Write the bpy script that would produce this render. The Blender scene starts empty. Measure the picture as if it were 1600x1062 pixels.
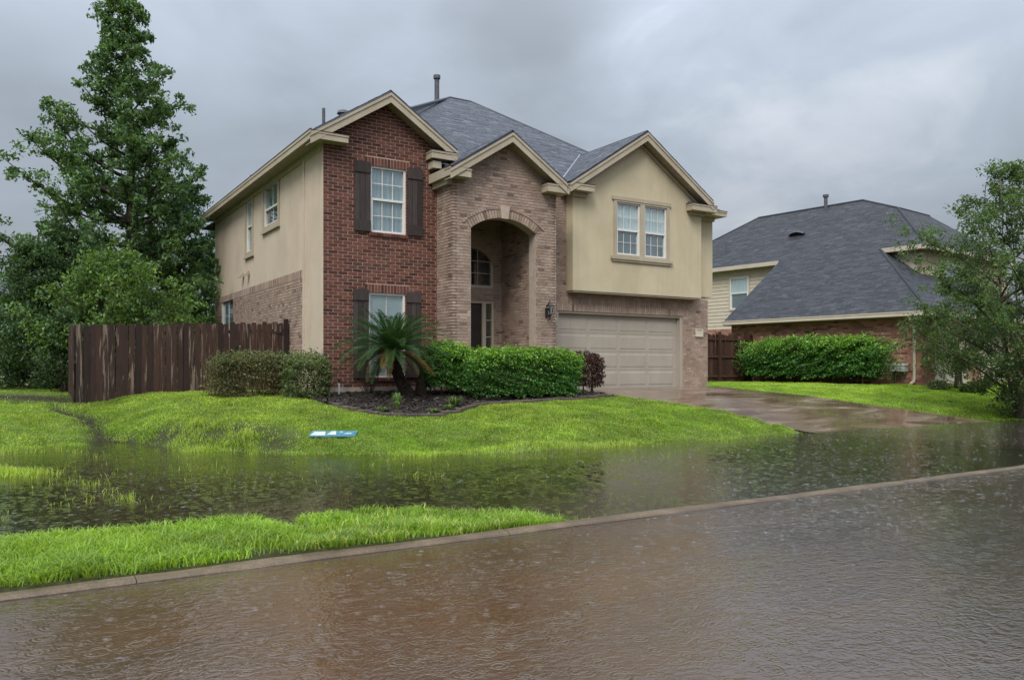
import bpy, math, random
import numpy as np
from mathutils import Vector, Matrix
random.seed(7); RNG = np.random.default_rng(11)
S = bpy.context.scene
COL = S.collection

# ------------------------------------------------------------------ camera, sky, sun, exposure
YAW = math.radians(32.005)
CAM = Vector((-6.3335, -18.6831, 1.5))
RIGHT = Vector((math.cos(YAW), -math.sin(YAW), 0)); FWD = Vector((math.sin(YAW), math.cos(YAW), 0))
cd = bpy.data.cameras.new('camera'); co = bpy.data.objects.new('camera', cd); COL.objects.link(co)
co.location = CAM; co.rotation_euler = (math.radians(90), 0, -YAW)
cd.sensor_width = 36; cd.lens = 28.125; cd.shift_y = 43 / 1600; cd.clip_end = 2000; cd.clip_start = .05
S.camera = co

SUN_EL, SUN_AZ = math.radians(50), math.radians(226)      # azimuth clockwise from +y: front-left, high
W = bpy.data.worlds.new('World'); S.world = W; W.use_nodes = True
def build_world():
    nt = W.node_tree; N = nt.nodes; L = nt.links; N.clear()
    out = N.new('ShaderNodeOutputWorld'); bg = N.new('ShaderNodeBackground'); L.new(bg.outputs[0], out.inputs[0])
    sky = N.new('ShaderNodeTexSky'); sky.sky_type = 'NISHITA'; sky.sun_disc = False
    sky.sun_elevation = SUN_EL; sky.sun_rotation = SUN_AZ; sky.air_density = 1.5; sky.dust_density = 4
    tc = N.new('ShaderNodeTexCoord'); sep = N.new('ShaderNodeSeparateXYZ'); L.new(tc.outputs['Generated'], sep.inputs[0])
    def m(op, a, b=None, c=None, clamp=False):
        n = N.new('ShaderNodeMath'); n.operation = op; n.use_clamp = clamp
        for i, v in enumerate((a, b, c)):
            if v is None: continue
            if isinstance(v, (int, float)): n.inputs[i].default_value = v
            else: L.new(v, n.inputs[i])
        return n.outputs[0]
    z = m('MAXIMUM', sep.outputs[2], 0.0)
    # project the direction on a cloud deck so that the clouds flatten towards the horizon
    k = m('DIVIDE', 1.0, m('ADD', z, .33))
    comb = N.new('ShaderNodeCombineXYZ')
    L.new(m('MULTIPLY', sep.outputs[0], k), comb.inputs[0]); L.new(m('MULTIPLY', sep.outputs[1], k), comb.inputs[1]); comb.inputs[2].default_value = 3.7
    def noise(scale, detail, rough, dist, w):
        n = N.new('ShaderNodeTexNoise'); n.noise_dimensions = '4D'; n.inputs['W'].default_value = w
        n.inputs['Scale'].default_value = scale; n.inputs['Detail'].default_value = detail
        n.inputs['Roughness'].default_value = rough; n.inputs['Distortion'].default_value = dist
        L.new(comb.outputs[0], n.inputs['Vector']); return n.outputs[0]
    a = noise(1.25, 4.0, .5, .35, 2.1); b = noise(3.4, 6.0, .55, .5, 5.3)
    cl = m('ADD', m('MULTIPLY', a, .62), m('MULTIPLY', b, .38))
    def blob(px, py, w, amp):                                 # one cloud bank seen over the roof
        v = FWD + RIGHT * ((px - 800) / 1250) + Vector((0, 0, (574 - py) / 1250)); v.normalize()
        d = N.new('ShaderNodeVectorMath'); d.operation = 'DOT_PRODUCT'; L.new(tc.outputs['Generated'], d.inputs[0]); d.inputs[1].default_value = v
        return m('MULTIPLY', m('MULTIPLY', m('EXPONENT', m('MULTIPLY', m('SUBTRACT', d.outputs['Value'], 1.0), 2 / (w * w))), amp), m('MULTIPLY_ADD', b, 4.2, -1.1))
    cl = m('ADD', cl, m('ADD', blob(855, 10, .10, -.10), m('ADD', blob(990, 80, .08, .11), blob(100, 120, .25, -.05))))
    r = N.new('ShaderNodeValToRGB'); L.new(cl, r.inputs[0]); e = r.color_ramp.elements
    e[0].position = .31; e[0].color = (.25, .277, .32, 1); e[1].position = .66; e[1].color = (.56, .60, .66, 1)
    q = e.new(.46); q.color = (.345, .39, .455, 1); q = e.new(.55); q.color = (.40, .45, .525, 1)
    # overcast luminance: the zenith is about three times brighter than the horizon
    lum = m('ADD', .49, m('MULTIPLY', m('MULTIPLY', z, z), 3.0))
    sc = N.new('ShaderNodeVectorMath'); sc.operation = 'SCALE'; L.new(r.outputs[0], sc.inputs[0]); L.new(lum, sc.inputs['Scale'])
    sk = N.new('ShaderNodeVectorMath'); sk.operation = 'SCALE'; L.new(sky.outputs[0], sk.inputs[0]); sk.inputs['Scale'].default_value = .06
    mix = N.new('ShaderNodeMix'); mix.data_type = 'VECTOR'; mix.inputs[0].default_value = .90
    L.new(sk.outputs[0], mix.inputs['A']); L.new(sc.outputs[0], mix.inputs['B'])
    L.new(mix.outputs['Result'], bg.inputs[0]); bg.inputs[1].default_value = 1.0
build_world()
sl = bpy.data.lights.new('sun', 'SUN'); sl.energy = 1.5; sl.angle = math.radians(28); sl.color = (1, .97, .92)
so = bpy.data.objects.new('sun', sl); COL.objects.link(so); so.location = (-8, -20, 30)
sd = Vector((math.sin(SUN_AZ) * math.cos(SUN_EL), math.cos(SUN_AZ) * math.cos(SUN_EL), math.sin(SUN_EL)))
so.rotation_euler = sd.to_track_quat('Z', 'Y').to_euler()
S.view_settings.view_transform = 'Standard'; S.view_settings.look = 'None'; S.view_settings.gamma = 1
S.view_settings.exposure = .84; S.view_settings.use_curve_mapping = False
S.render.engine = 'CYCLES'
cy = S.cycles
cy.use_denoising = True; cy.max_bounces = 7; cy.diffuse_bounces = 3; cy.glossy_bounces = 3; cy.transparent_max_bounces = 12
cy.transmission_bounces = 4; cy.caustics_reflective = False; cy.caustics_refractive = False; cy.sample_clamp_indirect = 4

# ------------------------------------------------------------------ node helpers and materials
class NB:
    def __init__(s, name):
        s.m = bpy.data.materials.new(name); s.m.use_nodes = True; s.t = s.m.node_tree; s.t.nodes.clear()
        s.out = s.t.nodes.new('ShaderNodeOutputMaterial')
        s._pos = None
    def n(s, typ, **kw):
        nd = s.t.nodes.new(typ)
        for k, v in kw.items():
            if hasattr(nd, k) and k not in nd.inputs: setattr(nd, k, v)
        return nd
    def set(s, inp, v):
        if isinstance(v, bpy.types.NodeSocket): s.t.links.new(v, inp)
        elif isinstance(v, (tuple, list)): inp.default_value = tuple(v) + (1,) * (len(inp.default_value) - len(v)) if hasattr(inp.default_value, '__len__') else v[0]
        else: inp.default_value = v
    def pos(s):
        if s._pos is None: s._pos = s.n('ShaderNodeNewGeometry').outputs['Position']
        return s._pos
    def math(s, op, a, b=0.0, c=0.0, clamp=False):
        nd = s.n('ShaderNodeMath'); nd.operation = op; nd.use_clamp = clamp
        for i, v in enumerate((a, b, c)): s.set(nd.inputs[i], v)
        return nd.outputs[0]
    def noise(s, scale, detail=4, rough=.55, dist=0.0, vec=None, w=0.0):
        nd = s.n('ShaderNodeTexNoise'); nd.inputs['Scale'].default_value = scale; nd.inputs['Detail'].default_value = detail
        nd.inputs['Roughness'].default_value = rough; nd.inputs['Distortion'].default_value = dist
        s.set(nd.inputs['Vector'], vec if vec is not None else s.pos()); return nd.outputs[0]
    def scaled(s, sx, sy, sz, vec=None):
        nd = s.n('ShaderNodeVectorMath'); nd.operation = 'MULTIPLY'; s.set(nd.inputs[0], vec if vec is not None else s.pos()); nd.inputs[1].default_value = (sx, sy, sz); return nd.outputs[0]
    def ramp(s, fac, stops, interp='LINEAR'):
        nd = s.n('ShaderNodeValToRGB'); nd.color_ramp.interpolation = interp; e = nd.color_ramp.elements
        while len(e) < len(stops): e.new(.5)
        for i, (p, c) in enumerate(stops): e[i].position = p; e[i].color = tuple(c[:3]) + (1,)
        s.set(nd.inputs[0], fac); return nd.outputs[0]
    def mix(s, f, a, b, mode='MIX'):
        nd = s.n('ShaderNodeMix'); nd.data_type = 'RGBA'; nd.blend_type = mode
        s.set(nd.inputs[0], f); s.set(nd.inputs[6], a); s.set(nd.inputs[7], b); return nd.outputs[2]
    def bump(s, h, strength=.3, dist=.01, normal=None):
        nd = s.n('ShaderNodeBump'); nd.inputs['Strength'].default_value = strength; nd.inputs['Distance'].default_value = dist
        s.set(nd.inputs['Height'], h)
        if normal is not None: s.set(nd.inputs['Normal'], normal)
        return nd.outputs[0]
    def bsdf(s, col, rough=.8, spec=.3, normal=None, metal=0.0, **kw):
        nd = s.n('ShaderNodeBsdfPrincipled'); s.set(nd.inputs['Base Color'], col); s.set(nd.inputs['Roughness'], rough)
        s.set(nd.inputs['Specular IOR Level'], spec); nd.inputs['Metallic'].default_value = metal
        if normal is not None: s.set(nd.inputs['Normal'], normal)
        for k, v in kw.items(): s.set(nd.inputs[k.replace('_', ' ')], v)
        return nd.outputs[0]
    def done(s, shader):
        s.t.links.new(shader, s.out.inputs[0]); return s.m
    def piece_random(s):
        a = s.n('ShaderNodeAttribute'); a.attribute_name = 'rnd'
        o = s.n('ShaderNodeObjectInfo')
        return s.math('FRACT', s.math('ADD', a.outputs['Fac'], o.outputs['Random']))

MAT = {}
def surf(name, c1, c2, scale=3., rough=.8, spec=.3, fine=60., bump=.15, bd=.004, stretch=None, grime=None):
    b = NB(name); vec = b.scaled(*stretch) if stretch else b.pos()
    n1 = b.noise(scale, 5, .6, .3, vec); n2 = b.noise(fine, 3, .6, 0, vec)
    f = b.math('ADD', b.math('MULTIPLY', n1, .75), b.math('MULTIPLY', n2, .25))
    col = b.ramp(f, [(.36, c1), (.64, c2)])
    if grime is not None:
        g = b.ramp(b.noise(.9, 6, .62, .8, b.scaled(1, 1, .35)), [(.50, (0, 0, 0)), (.68, (1, 1, 1))])
        st_ = b.ramp(b.noise(1.0, 5, .65, .4, b.scaled(5.5, 5.5, .22)), [(.50, (0, 0, 0)), (.72, (1, 1, 1))])
        col = b.mix(b.math('MULTIPLY', b.math('MAXIMUM', g, b.math('MULTIPLY', st_, .8)), grime[1]), col, grime[0])
    nrm = b.bump(n2, bump, bd)
    MAT[name] = b.done(b.bsdf(col, rough, spec, nrm)); return MAT[name]

def piece_mat(name, stops, rough=.85, spec=.25, fine=55., bump=.5, bd=.004, var=.35, sheen=None):
    b = NB(name); r = b.piece_random(); col = b.ramp(r, stops)
    n1 = b.noise(fine, 4, .65); n2 = b.noise(2.2, 4, .6)
    v = b.ramp(b.math('ADD', b.math('MULTIPLY', n1, .5), b.math('MULTIPLY', n2, .5)), [(.3, (1 - var,) * 3), (.7, (1 + var,) * 3)])
    col = b.mix(1.0, col, v, 'MULTIPLY')
    rr = b.math('ADD', rough - .1, b.math('MULTIPLY', n2, .2))
    MAT[name] = b.done(b.bsdf(col, rr, spec, b.bump(n1, bump, bd))); return MAT[name]

piece_mat('brick_red', [(0, (.055, .024, .019)), (.2, (.100, .038, .028)), (.55, (.140, .053, .038)), (.85, (.18, .072, .052)), (1, (.085, .043, .036))], var=.3)
piece_mat('brick_tan', [(0, (.17, .105, .08)), (.05, (.25, .17, .13)), (.18, (.315, .222, .172)), (.85, (.37, .268, .212)), (1, (.42, .318, .256))], var=.42, fine=38.)
piece_mat('brick_pink', [(0, (0.145, 0.065, 0.050)), (.25, (0.290, 0.130, 0.098)), (.6, (0.420, 0.202, 0.150)), (.85, (0.522, 0.273, 0.206)), (1, (0.246, 0.130, 0.106))], var=.3)
piece_mat('shingle', [(0, (0.020, 0.022, 0.029)), (.45, (0.033, 0.036, 0.045)), (.85, (0.048, 0.052, 0.064)), (1, (0.086, 0.091, 0.107))], rough=.5, spec=.35, fine=70, bump=.6, bd=.004, var=.3)
piece_mat('shingle_dark', [(0, (.022, .0225, .027)), (.5, (.032, .033, .039)), (.9, (.042, .043, .050)), (1, (.055, .056, .063))], rough=.62, spec=.25, fine=70, bump=.6, bd=.004, var=.3)
surf('mortar_pale', (.40, .315, .25), (.50, .41, .335), 6, .95, .1, 120, .4)
surf('mortar_red', (.40, .27, .205), (.50, .355, .275), 6, .95, .1, 120, .4)
surf('stucco', (.51, .435, .29), (.585, .50, .34), 1.2, .9, .15, 180, .5, .003, grime=((.36, .29, .19), .3))
surf('stucco_side', (.53, .43, .32), (.60, .495, .38), 1.0, .9, .15, 180, .5, .003, grime=((.40, .32, .235), .3))
surf('trim', (.40, .335, .24), (.47, .40, .295), 2.0, .6, .3, 60, .1, .002, grime=((.28, .22, .15), .45))
surf('trim_pale', (.47, .405, .315), (.53, .465, .37), 2.0, .55, .3, 60, .1, .002)
surf('soffit', (.30, .25, .185), (.36, .30, .225), 2.0, .8, .2)
surf('siding', (.50, .43, .335), (.56, .485, .385), 2.0, .65, .25, 80, .15, .002)
surf('garage_paint', (.37, .325, .265), (.415, .365, .30), 1.5, .5, .35, 40, .06, .002, grime=((.27, .23, .185), .3))
surf('white_frame', (.66, .64, .60), (.76, .74, .70), 3, .4, .4, 50, .05, .001)
surf('blind', (.78, .84, .82), (.88, .92, .90), 3, .6, .3)
surf('curtain', (.34, .40, .425), (.46, .52, .54), 2.5, .8, .2, stretch=(6, 6, .5))
surf('screen_mesh', (.14, .16, .165), (.19, .21, .215), 4, .9, .1)
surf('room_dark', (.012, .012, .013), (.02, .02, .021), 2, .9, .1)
surf('concrete_slab', (.26, .225, .185), (.36, .315, .26), 3, .8, .3, 90, .4, .004, grime=((.12, .10, .08), .5))
surf('stone', (.52, .46, .37), (.62, .56, .46), 5, .85, .2)
surf('black_metal', (.012, .011, .011), (.028, .024, .022), 9, .45, .5)
surf('pipe_grey', (.06, .065, .075), (.11, .115, .125), 6, .6, .4)
surf('gutter', (.52, .45, .35), (.60, .52, .41), 2, .45, .4)
surf('flashing', (.16, .175, .20), (.23, .245, .27), 4, .35, .6)
surf('mulch_soil', (.014, .011, .009), (.035, .026, .019), 14, .75, .35, 60, .9, .02)
surf('edging_stone', (.055, .043, .034), (.13, .10, .078), 6, .8, .3, 70, .7, .008)
surf('plate_blue', (.05, .17, .23), (.10, .26, .32), 9, .25, .5)
surf('plate_white', (.34, .45, .47), (.62, .68, .68), 9, .25, .5)
surf('bark', (.035, .027, .02), (.09, .07, .053), 9, .9, .2, 40, .9, .02, stretch=(1, 1, .25))
surf('bark_pale', (.075, .058, .044), (.155, .125, .097), 7, .8, .25, 40, .5, .01, stretch=(1, 1, .3))
surf('palm_trunk', (.018, .013, .010), (.055, .04, .03), 14, .95, .15, 50, 1.0, .03)
surf('metal_box', (.42, .42, .42), (.55, .55, .55), 4, .4, .5)
surf('door_dark', (.02, .016, .014), (.04, .032, .027), 4, .4, .4)

def wood(name, stops, rough=.8, pale=None):
    b = NB(name); r = b.piece_random(); col = b.ramp(r, stops)
    g = b.noise(5, 6, .65, .6, b.scaled(6, 6, .45)); g2 = b.noise(40, 3, .6, .2, b.scaled(3, 3, .12))
    v = b.ramp(b.math('ADD', b.math('MULTIPLY', g, .5), b.math('MULTIPLY', g2, .5)), [(.32, (.45,) * 3), (.68, (1.5,) * 3)])
    col = b.mix(1.0, col, v, 'MULTIPLY')
    if pale:
        # bare weathered patches where the stain has flaked away, taller than wide
        pn = b.noise(1.0, 5, .6, .5, b.scaled(15, 15, 1.1)); pr = b.math('ADD', pn, b.math('MULTIPLY', r, .16))
        mk = b.ramp(pr, [(pale[1], (0, 0, 0)), (pale[1] + .06, (1, 1, 1))])
        col = b.mix(mk, col, b.mix(1.0, pale[0], v, 'MULTIPLY'))
    MAT[name] = b.done(b.bsdf(col, rough, .3, b.bump(g2, .5, .006)))
wood('fence_wood', [(0, (0.021, 0.011, 0.008)), (.4, (0.039, 0.019, 0.014)), (.75, (0.060, 0.028, 0.019)), (1, (0.030, 0.019, 0.015))], .7, ((.17, .125, .095), .665))
wood('fence_wood_red', [(0, (.030, .013, .009)), (.5, (.055, .024, .016)), (1, (.08, .037, .025))])
wood('shutter_wood', [(0, (.032, .024, .022)), (.5, (.048, .037, .033)), (1, (.065, .051, .046))], .75)

def glass_mat():
    b = NB('glass'); lw = b.n('ShaderNodeLayerWeight'); lw.inputs[0].default_value = .22
    wob = b.bump(b.noise(1.4, 2, .5), .12, .02)
    gl = b.n('ShaderNodeBsdfGlossy'); gl.inputs['Roughness'].default_value = .03; gl.inputs['Color'].default_value = (.90, .96, .97, 1); b.set(gl.inputs['Normal'], wob)
    tr = b.n('ShaderNodeBsdfTransparent'); tr.inputs['Color'].default_value = (.93, .97, .97, 1)
    f = b.math('ADD', .10, b.math('MULTIPLY', lw.outputs['Facing'], .55), clamp=True)
    mx = b.n('ShaderNodeMixShader'); b.set(mx.inputs[0], f); b.t.links.new(tr.outputs[0], mx.inputs[1]); b.t.links.new(gl.outputs[0], mx.inputs[2])
    MAT['glass'] = b.done(mx.outputs[0])
glass_mat()

def leaf_mat(name, stops, trans=.35, rough=.5, spec=.35):
    b = NB(name); r = b.piece_random(); col = b.ramp(r, stops)
    col = b.mix(1.0, col, b.ramp(b.noise(1.1, 3, .6), [(.3, (.72,) * 3), (.7, (1.28,) * 3)]), 'MULTIPLY')
    p = b.bsdf(col, rough, spec)
    t = b.n('ShaderNodeBsdfTranslucent'); b.set(t.inputs[0], b.mix(1.0, col, (1.35, 1.25, .6), 'MULTIPLY'))
    mx = b.n('ShaderNodeMixShader'); mx.inputs[0].default_value = trans
    b.t.links.new(p, mx.inputs[1]); b.t.links.new(t.outputs[0], mx.inputs[2]); MAT[name] = b.done(mx.outputs[0])
leaf_mat('leaf_gum', [(0, (0.046, 0.096, 0.038)), (.5, (0.083, 0.165, 0.056)), (.85, (0.134, 0.233, 0.073)), (1, (0.208, 0.311, 0.095))])
leaf_mat('leaf_dark', [(0, (0.022, 0.062, 0.029)), (.5, (0.041, 0.103, 0.043)), (1, (0.073, 0.156, 0.057))])
leaf_mat('leaf_lime', [(0, (0.039, 0.089, 0.025)), (.4, (0.083, 0.160, 0.035)), (.8, (0.139, 0.229, 0.047)), (1, (0.188, 0.280, 0.070))])
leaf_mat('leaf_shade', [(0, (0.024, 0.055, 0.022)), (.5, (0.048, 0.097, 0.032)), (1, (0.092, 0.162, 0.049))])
leaf_mat('leaf_myrtle', [(0, (.045, .095, .03)), (.5, (.08, .15, .045)), (.85, (.13, .21, .06)), (1, (.18, .23, .07))], .42)
leaf_mat('leaf_hedge', [(0, (0.029, 0.095, 0.022)), (.5, (0.064, 0.178, 0.034)), (.85, (0.115, 0.282, 0.046)), (1, (0.209, 0.419, 0.064))], spec=.45)
leaf_mat('leaf_hedge_tip', [(0, (0.098, 0.227, 0.026)), (.5, (0.179, 0.341, 0.036)), (1, (0.293, 0.455, 0.057))], spec=.4)
leaf_mat('leaf_red', [(0, (.07, .04, .022)), (.25, (.115, .075, .038)), (.5, (.10, .125, .045)), (.8, (.17, .19, .08)), (1, (.28, .22, .12))])
leaf_mat('leaf_olive', [(0, (0.053, 0.090, 0.032)), (.5, (0.113, 0.157, 0.054)), (.85, (0.196, 0.233, 0.090)), (1, (0.284, 0.284, 0.134))])
leaf_mat('leaf_brown', [(0, (0.036, 0.016, 0.013)), (.5, (0.074, 0.031, 0.024)), (.85, (0.114, 0.055, 0.036)), (1, (0.096, 0.090, 0.036))])
leaf_mat('leaf_sago', [(0, (0.021, 0.054, 0.015)), (.5, (0.036, 0.086, 0.022)), (1, (0.063, 0.128, 0.035))], .25, .5, .25)
leaf_mat('leaf_sago_yellow', [(0, (.09, .07, .014)), (.5, (.17, .105, .02)), (1, (.22, .13, .03))], .2)
leaf_mat('leaf_sago_olive', [(0, (.045, .048, .018)), (.5, (.07, .075, .028)), (1, (.12, .105, .05))], .2)
leaf_mat('grass_blade', [(0, (0.120, 0.218, 0.028)), (.3, (0.239, 0.385, 0.045)), (.62, (0.369, 0.530, 0.067)), (.88, (0.478, 0.603, 0.106)), (1, (0.541, 0.520, 0.202))], .5, .45, .35)
leaf_mat('weed_leaf', [(0, (.07, .13, .03)), (1, (.16, .23, .06))])

def ground_mat():
    b = NB('ground_soil'); n = b.noise(2.2, 6, .6, .4); n2 = b.noise(30, 4, .65)
    col = b.ramp(b.math('ADD', b.math('MULTIPLY', n, .6), b.math('MULTIPLY', n2, .4)), [(.34, (.045, .062, .012)), (.5, (.085, .125, .020)), (.66, (.13, .185, .028))])
    at = b.n('ShaderNodeAttribute'); at.attribute_name = 'mud_and_shade'
    mud_and_shade = b.ramp(n2, [(.3, (.014, .013, .008)), (.7, (.036, .030, .018))])
    f = b.math('MULTIPLY', at.outputs['Fac'], 1.0, clamp=True)
    col = b.mix(f, col, mud_and_shade)
    rough = b.math('SUBTRACT', .9, b.math('MULTIPLY', f, .1))
    MAT['ground_soil'] = b.done(b.bsdf(col, rough, b.math('SUBTRACT', .3, b.math('MULTIPLY', f, .2)), b.bump(n2, .7, .02)))
ground_mat()
def drive_mat():
    b = NB('driveway_concrete'); n = b.noise(1.1, 6, .6, .6, b.scaled(.5, 1.4, 1)); n2 = b.noise(70, 3, .6)
    col = b.ramp(b.math('ADD', b.math('MULTIPLY', n, .8), b.math('MULTIPLY', n2, .2)), [(.34, (.085, .054, .034)), (.5, (.145, .098, .066)), (.64, (.24, .18, .13))])
    wet = b.ramp(n, [(.44, (.035,) * 3), (.64, (.28,) * 3)])
    MAT['driveway_concrete'] = b.done(b.bsdf(col, wet, .55, b.bump(n2, .08, .003)))
    b = NB('joint_tar'); MAT['joint_tar'] = b.done(b.bsdf((.27, .23, .185), .5, .4))
drive_mat()
def kerb_mat():
    b = NB('kerb_concrete'); n = b.noise(1.6, 6, .65, .7); n2 = b.noise(55, 4, .65)
    col = b.ramp(b.math('ADD', b.math('MULTIPLY', n, .6), b.math('MULTIPLY', n2, .4)), [(.34, (.055, .036, .020)), (.5, (.105, .072, .040)), (.64, (.17, .122, .072))])
    MAT['kerb_concrete'] = b.done(b.bsdf(col, .5, .4, b.bump(n2, .6, .01)))
    b = NB('road_bed'); n = b.noise(.55, 6, .62, .9, b.scaled(.55, 1.5, 1)); n2 = b.noise(8, 5, .65)
    col = b.ramp(b.math('ADD', b.math('MULTIPLY', n, .8), b.math('MULTIPLY', n2, .2)), [(.35, (.07, .050, .038)), (.52, (.135, .085, .052)), (.66, (.23, .135, .065))])
    MAT['road_bed'] = b.done(b.bsdf(col, .8, .2))
kerb_mat()

def water_mat():
    b = NB('flood_water'); p = b.pos()
    def rings(scale, w, k, off, amp):
        v = b.n('ShaderNodeTexVoronoi'); v.voronoi_dimensions = '2D'; v.feature = 'F1'; v.inputs['Scale'].default_value = scale
        ad = b.n('ShaderNodeVectorMath'); ad.operation = 'ADD'; b.set(ad.inputs[0], p); ad.inputs[1].default_value = (off, off * 1.7, 0)
        b.set(v.inputs['Vector'], ad.outputs[0])
        sp = b.n('ShaderNodeSeparateColor'); b.set(sp.inputs[0], v.outputs['Color'])
        R = b.math('MULTIPLY', sp.outputs[0], .42)
        d = b.math('SUBTRACT', v.outputs['Distance'], R)
        g = b.math('EXPONENT', b.math('MULTIPLY', b.math('MULTIPLY', d, d), -1.0 / (2 * w * w)))
        wave = b.math('MULTIPLY', b.math('COSINE', b.math('MULTIPLY', d, k)), g)
        fade = b.math('SUBTRACT', 1.0, b.math('MULTIPLY', R, 1.9))
        on = b.math('GREATER_THAN', sp.outputs[1], .35)
        return b.math('MULTIPLY', b.math('MULTIPLY', wave, fade), b.math('MULTIPLY', on, amp))
    h = b.math('ADD', rings(4.6, .085, 46, 0, .52), rings(7.3, .10, 40, 3.3, .34))
    h = b.math('ADD', h, rings(12.5, .12, 34, 8.1, .12))
    chop = b.noise(12.5, 2, .5, 1.1, b.scaled(.85, 1.2, 1)); fine = b.noise(30, 2, .5, .8)
    sy = b.n('ShaderNodeSeparateXYZ'); b.set(sy.inputs[0], p); street = b.math('ADD', .38, b.math('MULTIPLY', b.math('LESS_THAN', sy.outputs[1], -12.5), .62))
    ruf = b.ramp(b.noise(.55, 4, .6, .8, b.scaled(.5, 1.3, 1)), [(.36, (.45,) * 3), (.62, (1.5,) * 3)])
    h = b.math('ADD', h, b.math('MULTIPLY', b.math('MULTIPLY', b.math('ADD', b.math('MULTIPLY', chop, 1.6), b.math('MULTIPLY', fine, .6)), ruf), street))
    nrm = b.bump(h, 1.0, .0034)
    gl = b.n('ShaderNodeBsdfGlossy'); gl.inputs['Roughness'].default_value = .03; gl.inputs['Color'].default_value = (1, 1, 1, 1); b.set(gl.inputs['Normal'], nrm)
    tr = b.n('ShaderNodeBsdfTransparent'); tr.inputs['Color'].default_value = (.80, .66, .47, 1)
    df = b.n('ShaderNodeBsdfDiffuse'); nz = b.noise(.8, 5, .6, 1.0, b.scaled(.6, 1.3, 1))
    dd = b.n('ShaderNodeVectorMath'); dd.operation = 'DISTANCE'; b.set(dd.inputs[0], p); dd.inputs[1].default_value = (-4.4, -14.1, 0)   # a tongue of red clay silt washed along the gutter
    cly = b.math('ADD', b.math('MULTIPLY', b.math('SUBTRACT', nz, .5), 1.1), b.math('EXPONENT', b.math('MULTIPLY', b.math('MULTIPLY', dd.outputs['Value'], dd.outputs['Value']), -.13)), clamp=True)
    b.set(df.inputs[0], b.mix(cly, (.115, .100, .088), (.23, .132, .066))); b.set(df.inputs['Normal'], nrm)
    at = b.n('ShaderNodeAttribute'); at.attribute_name = 'silt'
    m1 = b.n('ShaderNodeMixShader'); b.set(m1.inputs[0], at.outputs['Fac'])
    b.t.links.new(tr.outputs[0], m1.inputs[1]); b.t.links.new(df.outputs[0], m1.inputs[2])
    fr = b.n('ShaderNodeFresnel'); fr.inputs['IOR'].default_value = 1.8; b.set(fr.inputs['Normal'], nrm)
    m2 = b.n('ShaderNodeMixShader'); b.set(m2.inputs[0], fr.outputs[0])
    b.t.links.new(m1.outputs[0], m2.inputs[1]); b.t.links.new(gl.outputs[0], m2.inputs[2]); MAT['flood_water'] = b.done(m2.outputs[0])
water_mat()

# ------------------------------------------------------------------ object helpers
WORLD = {}
def link(o, parent=None):
    COL.objects.link(o)
    if parent is not None:
        o.parent = parent; pm = WORLD.get(parent.name)
        if pm is not None: o.matrix_parent_inverse = pm.inverted()
    return o
def tag(o, label=None, cat=None, group=None, kind=None):
    if label: o['label'] = label
    if cat: o['category'] = cat
    if group: o['group'] = group
    if kind: o['kind'] = kind
    return o
def thing(name, loc, label, cat, group=None):
    o = bpy.data.objects.new(name, None); o.empty_display_size = .3; o.location = loc; COL.objects.link(o)
    WORLD[o.name] = Matrix.Translation(Vector(loc)); return tag(o, label, cat, group)

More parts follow.
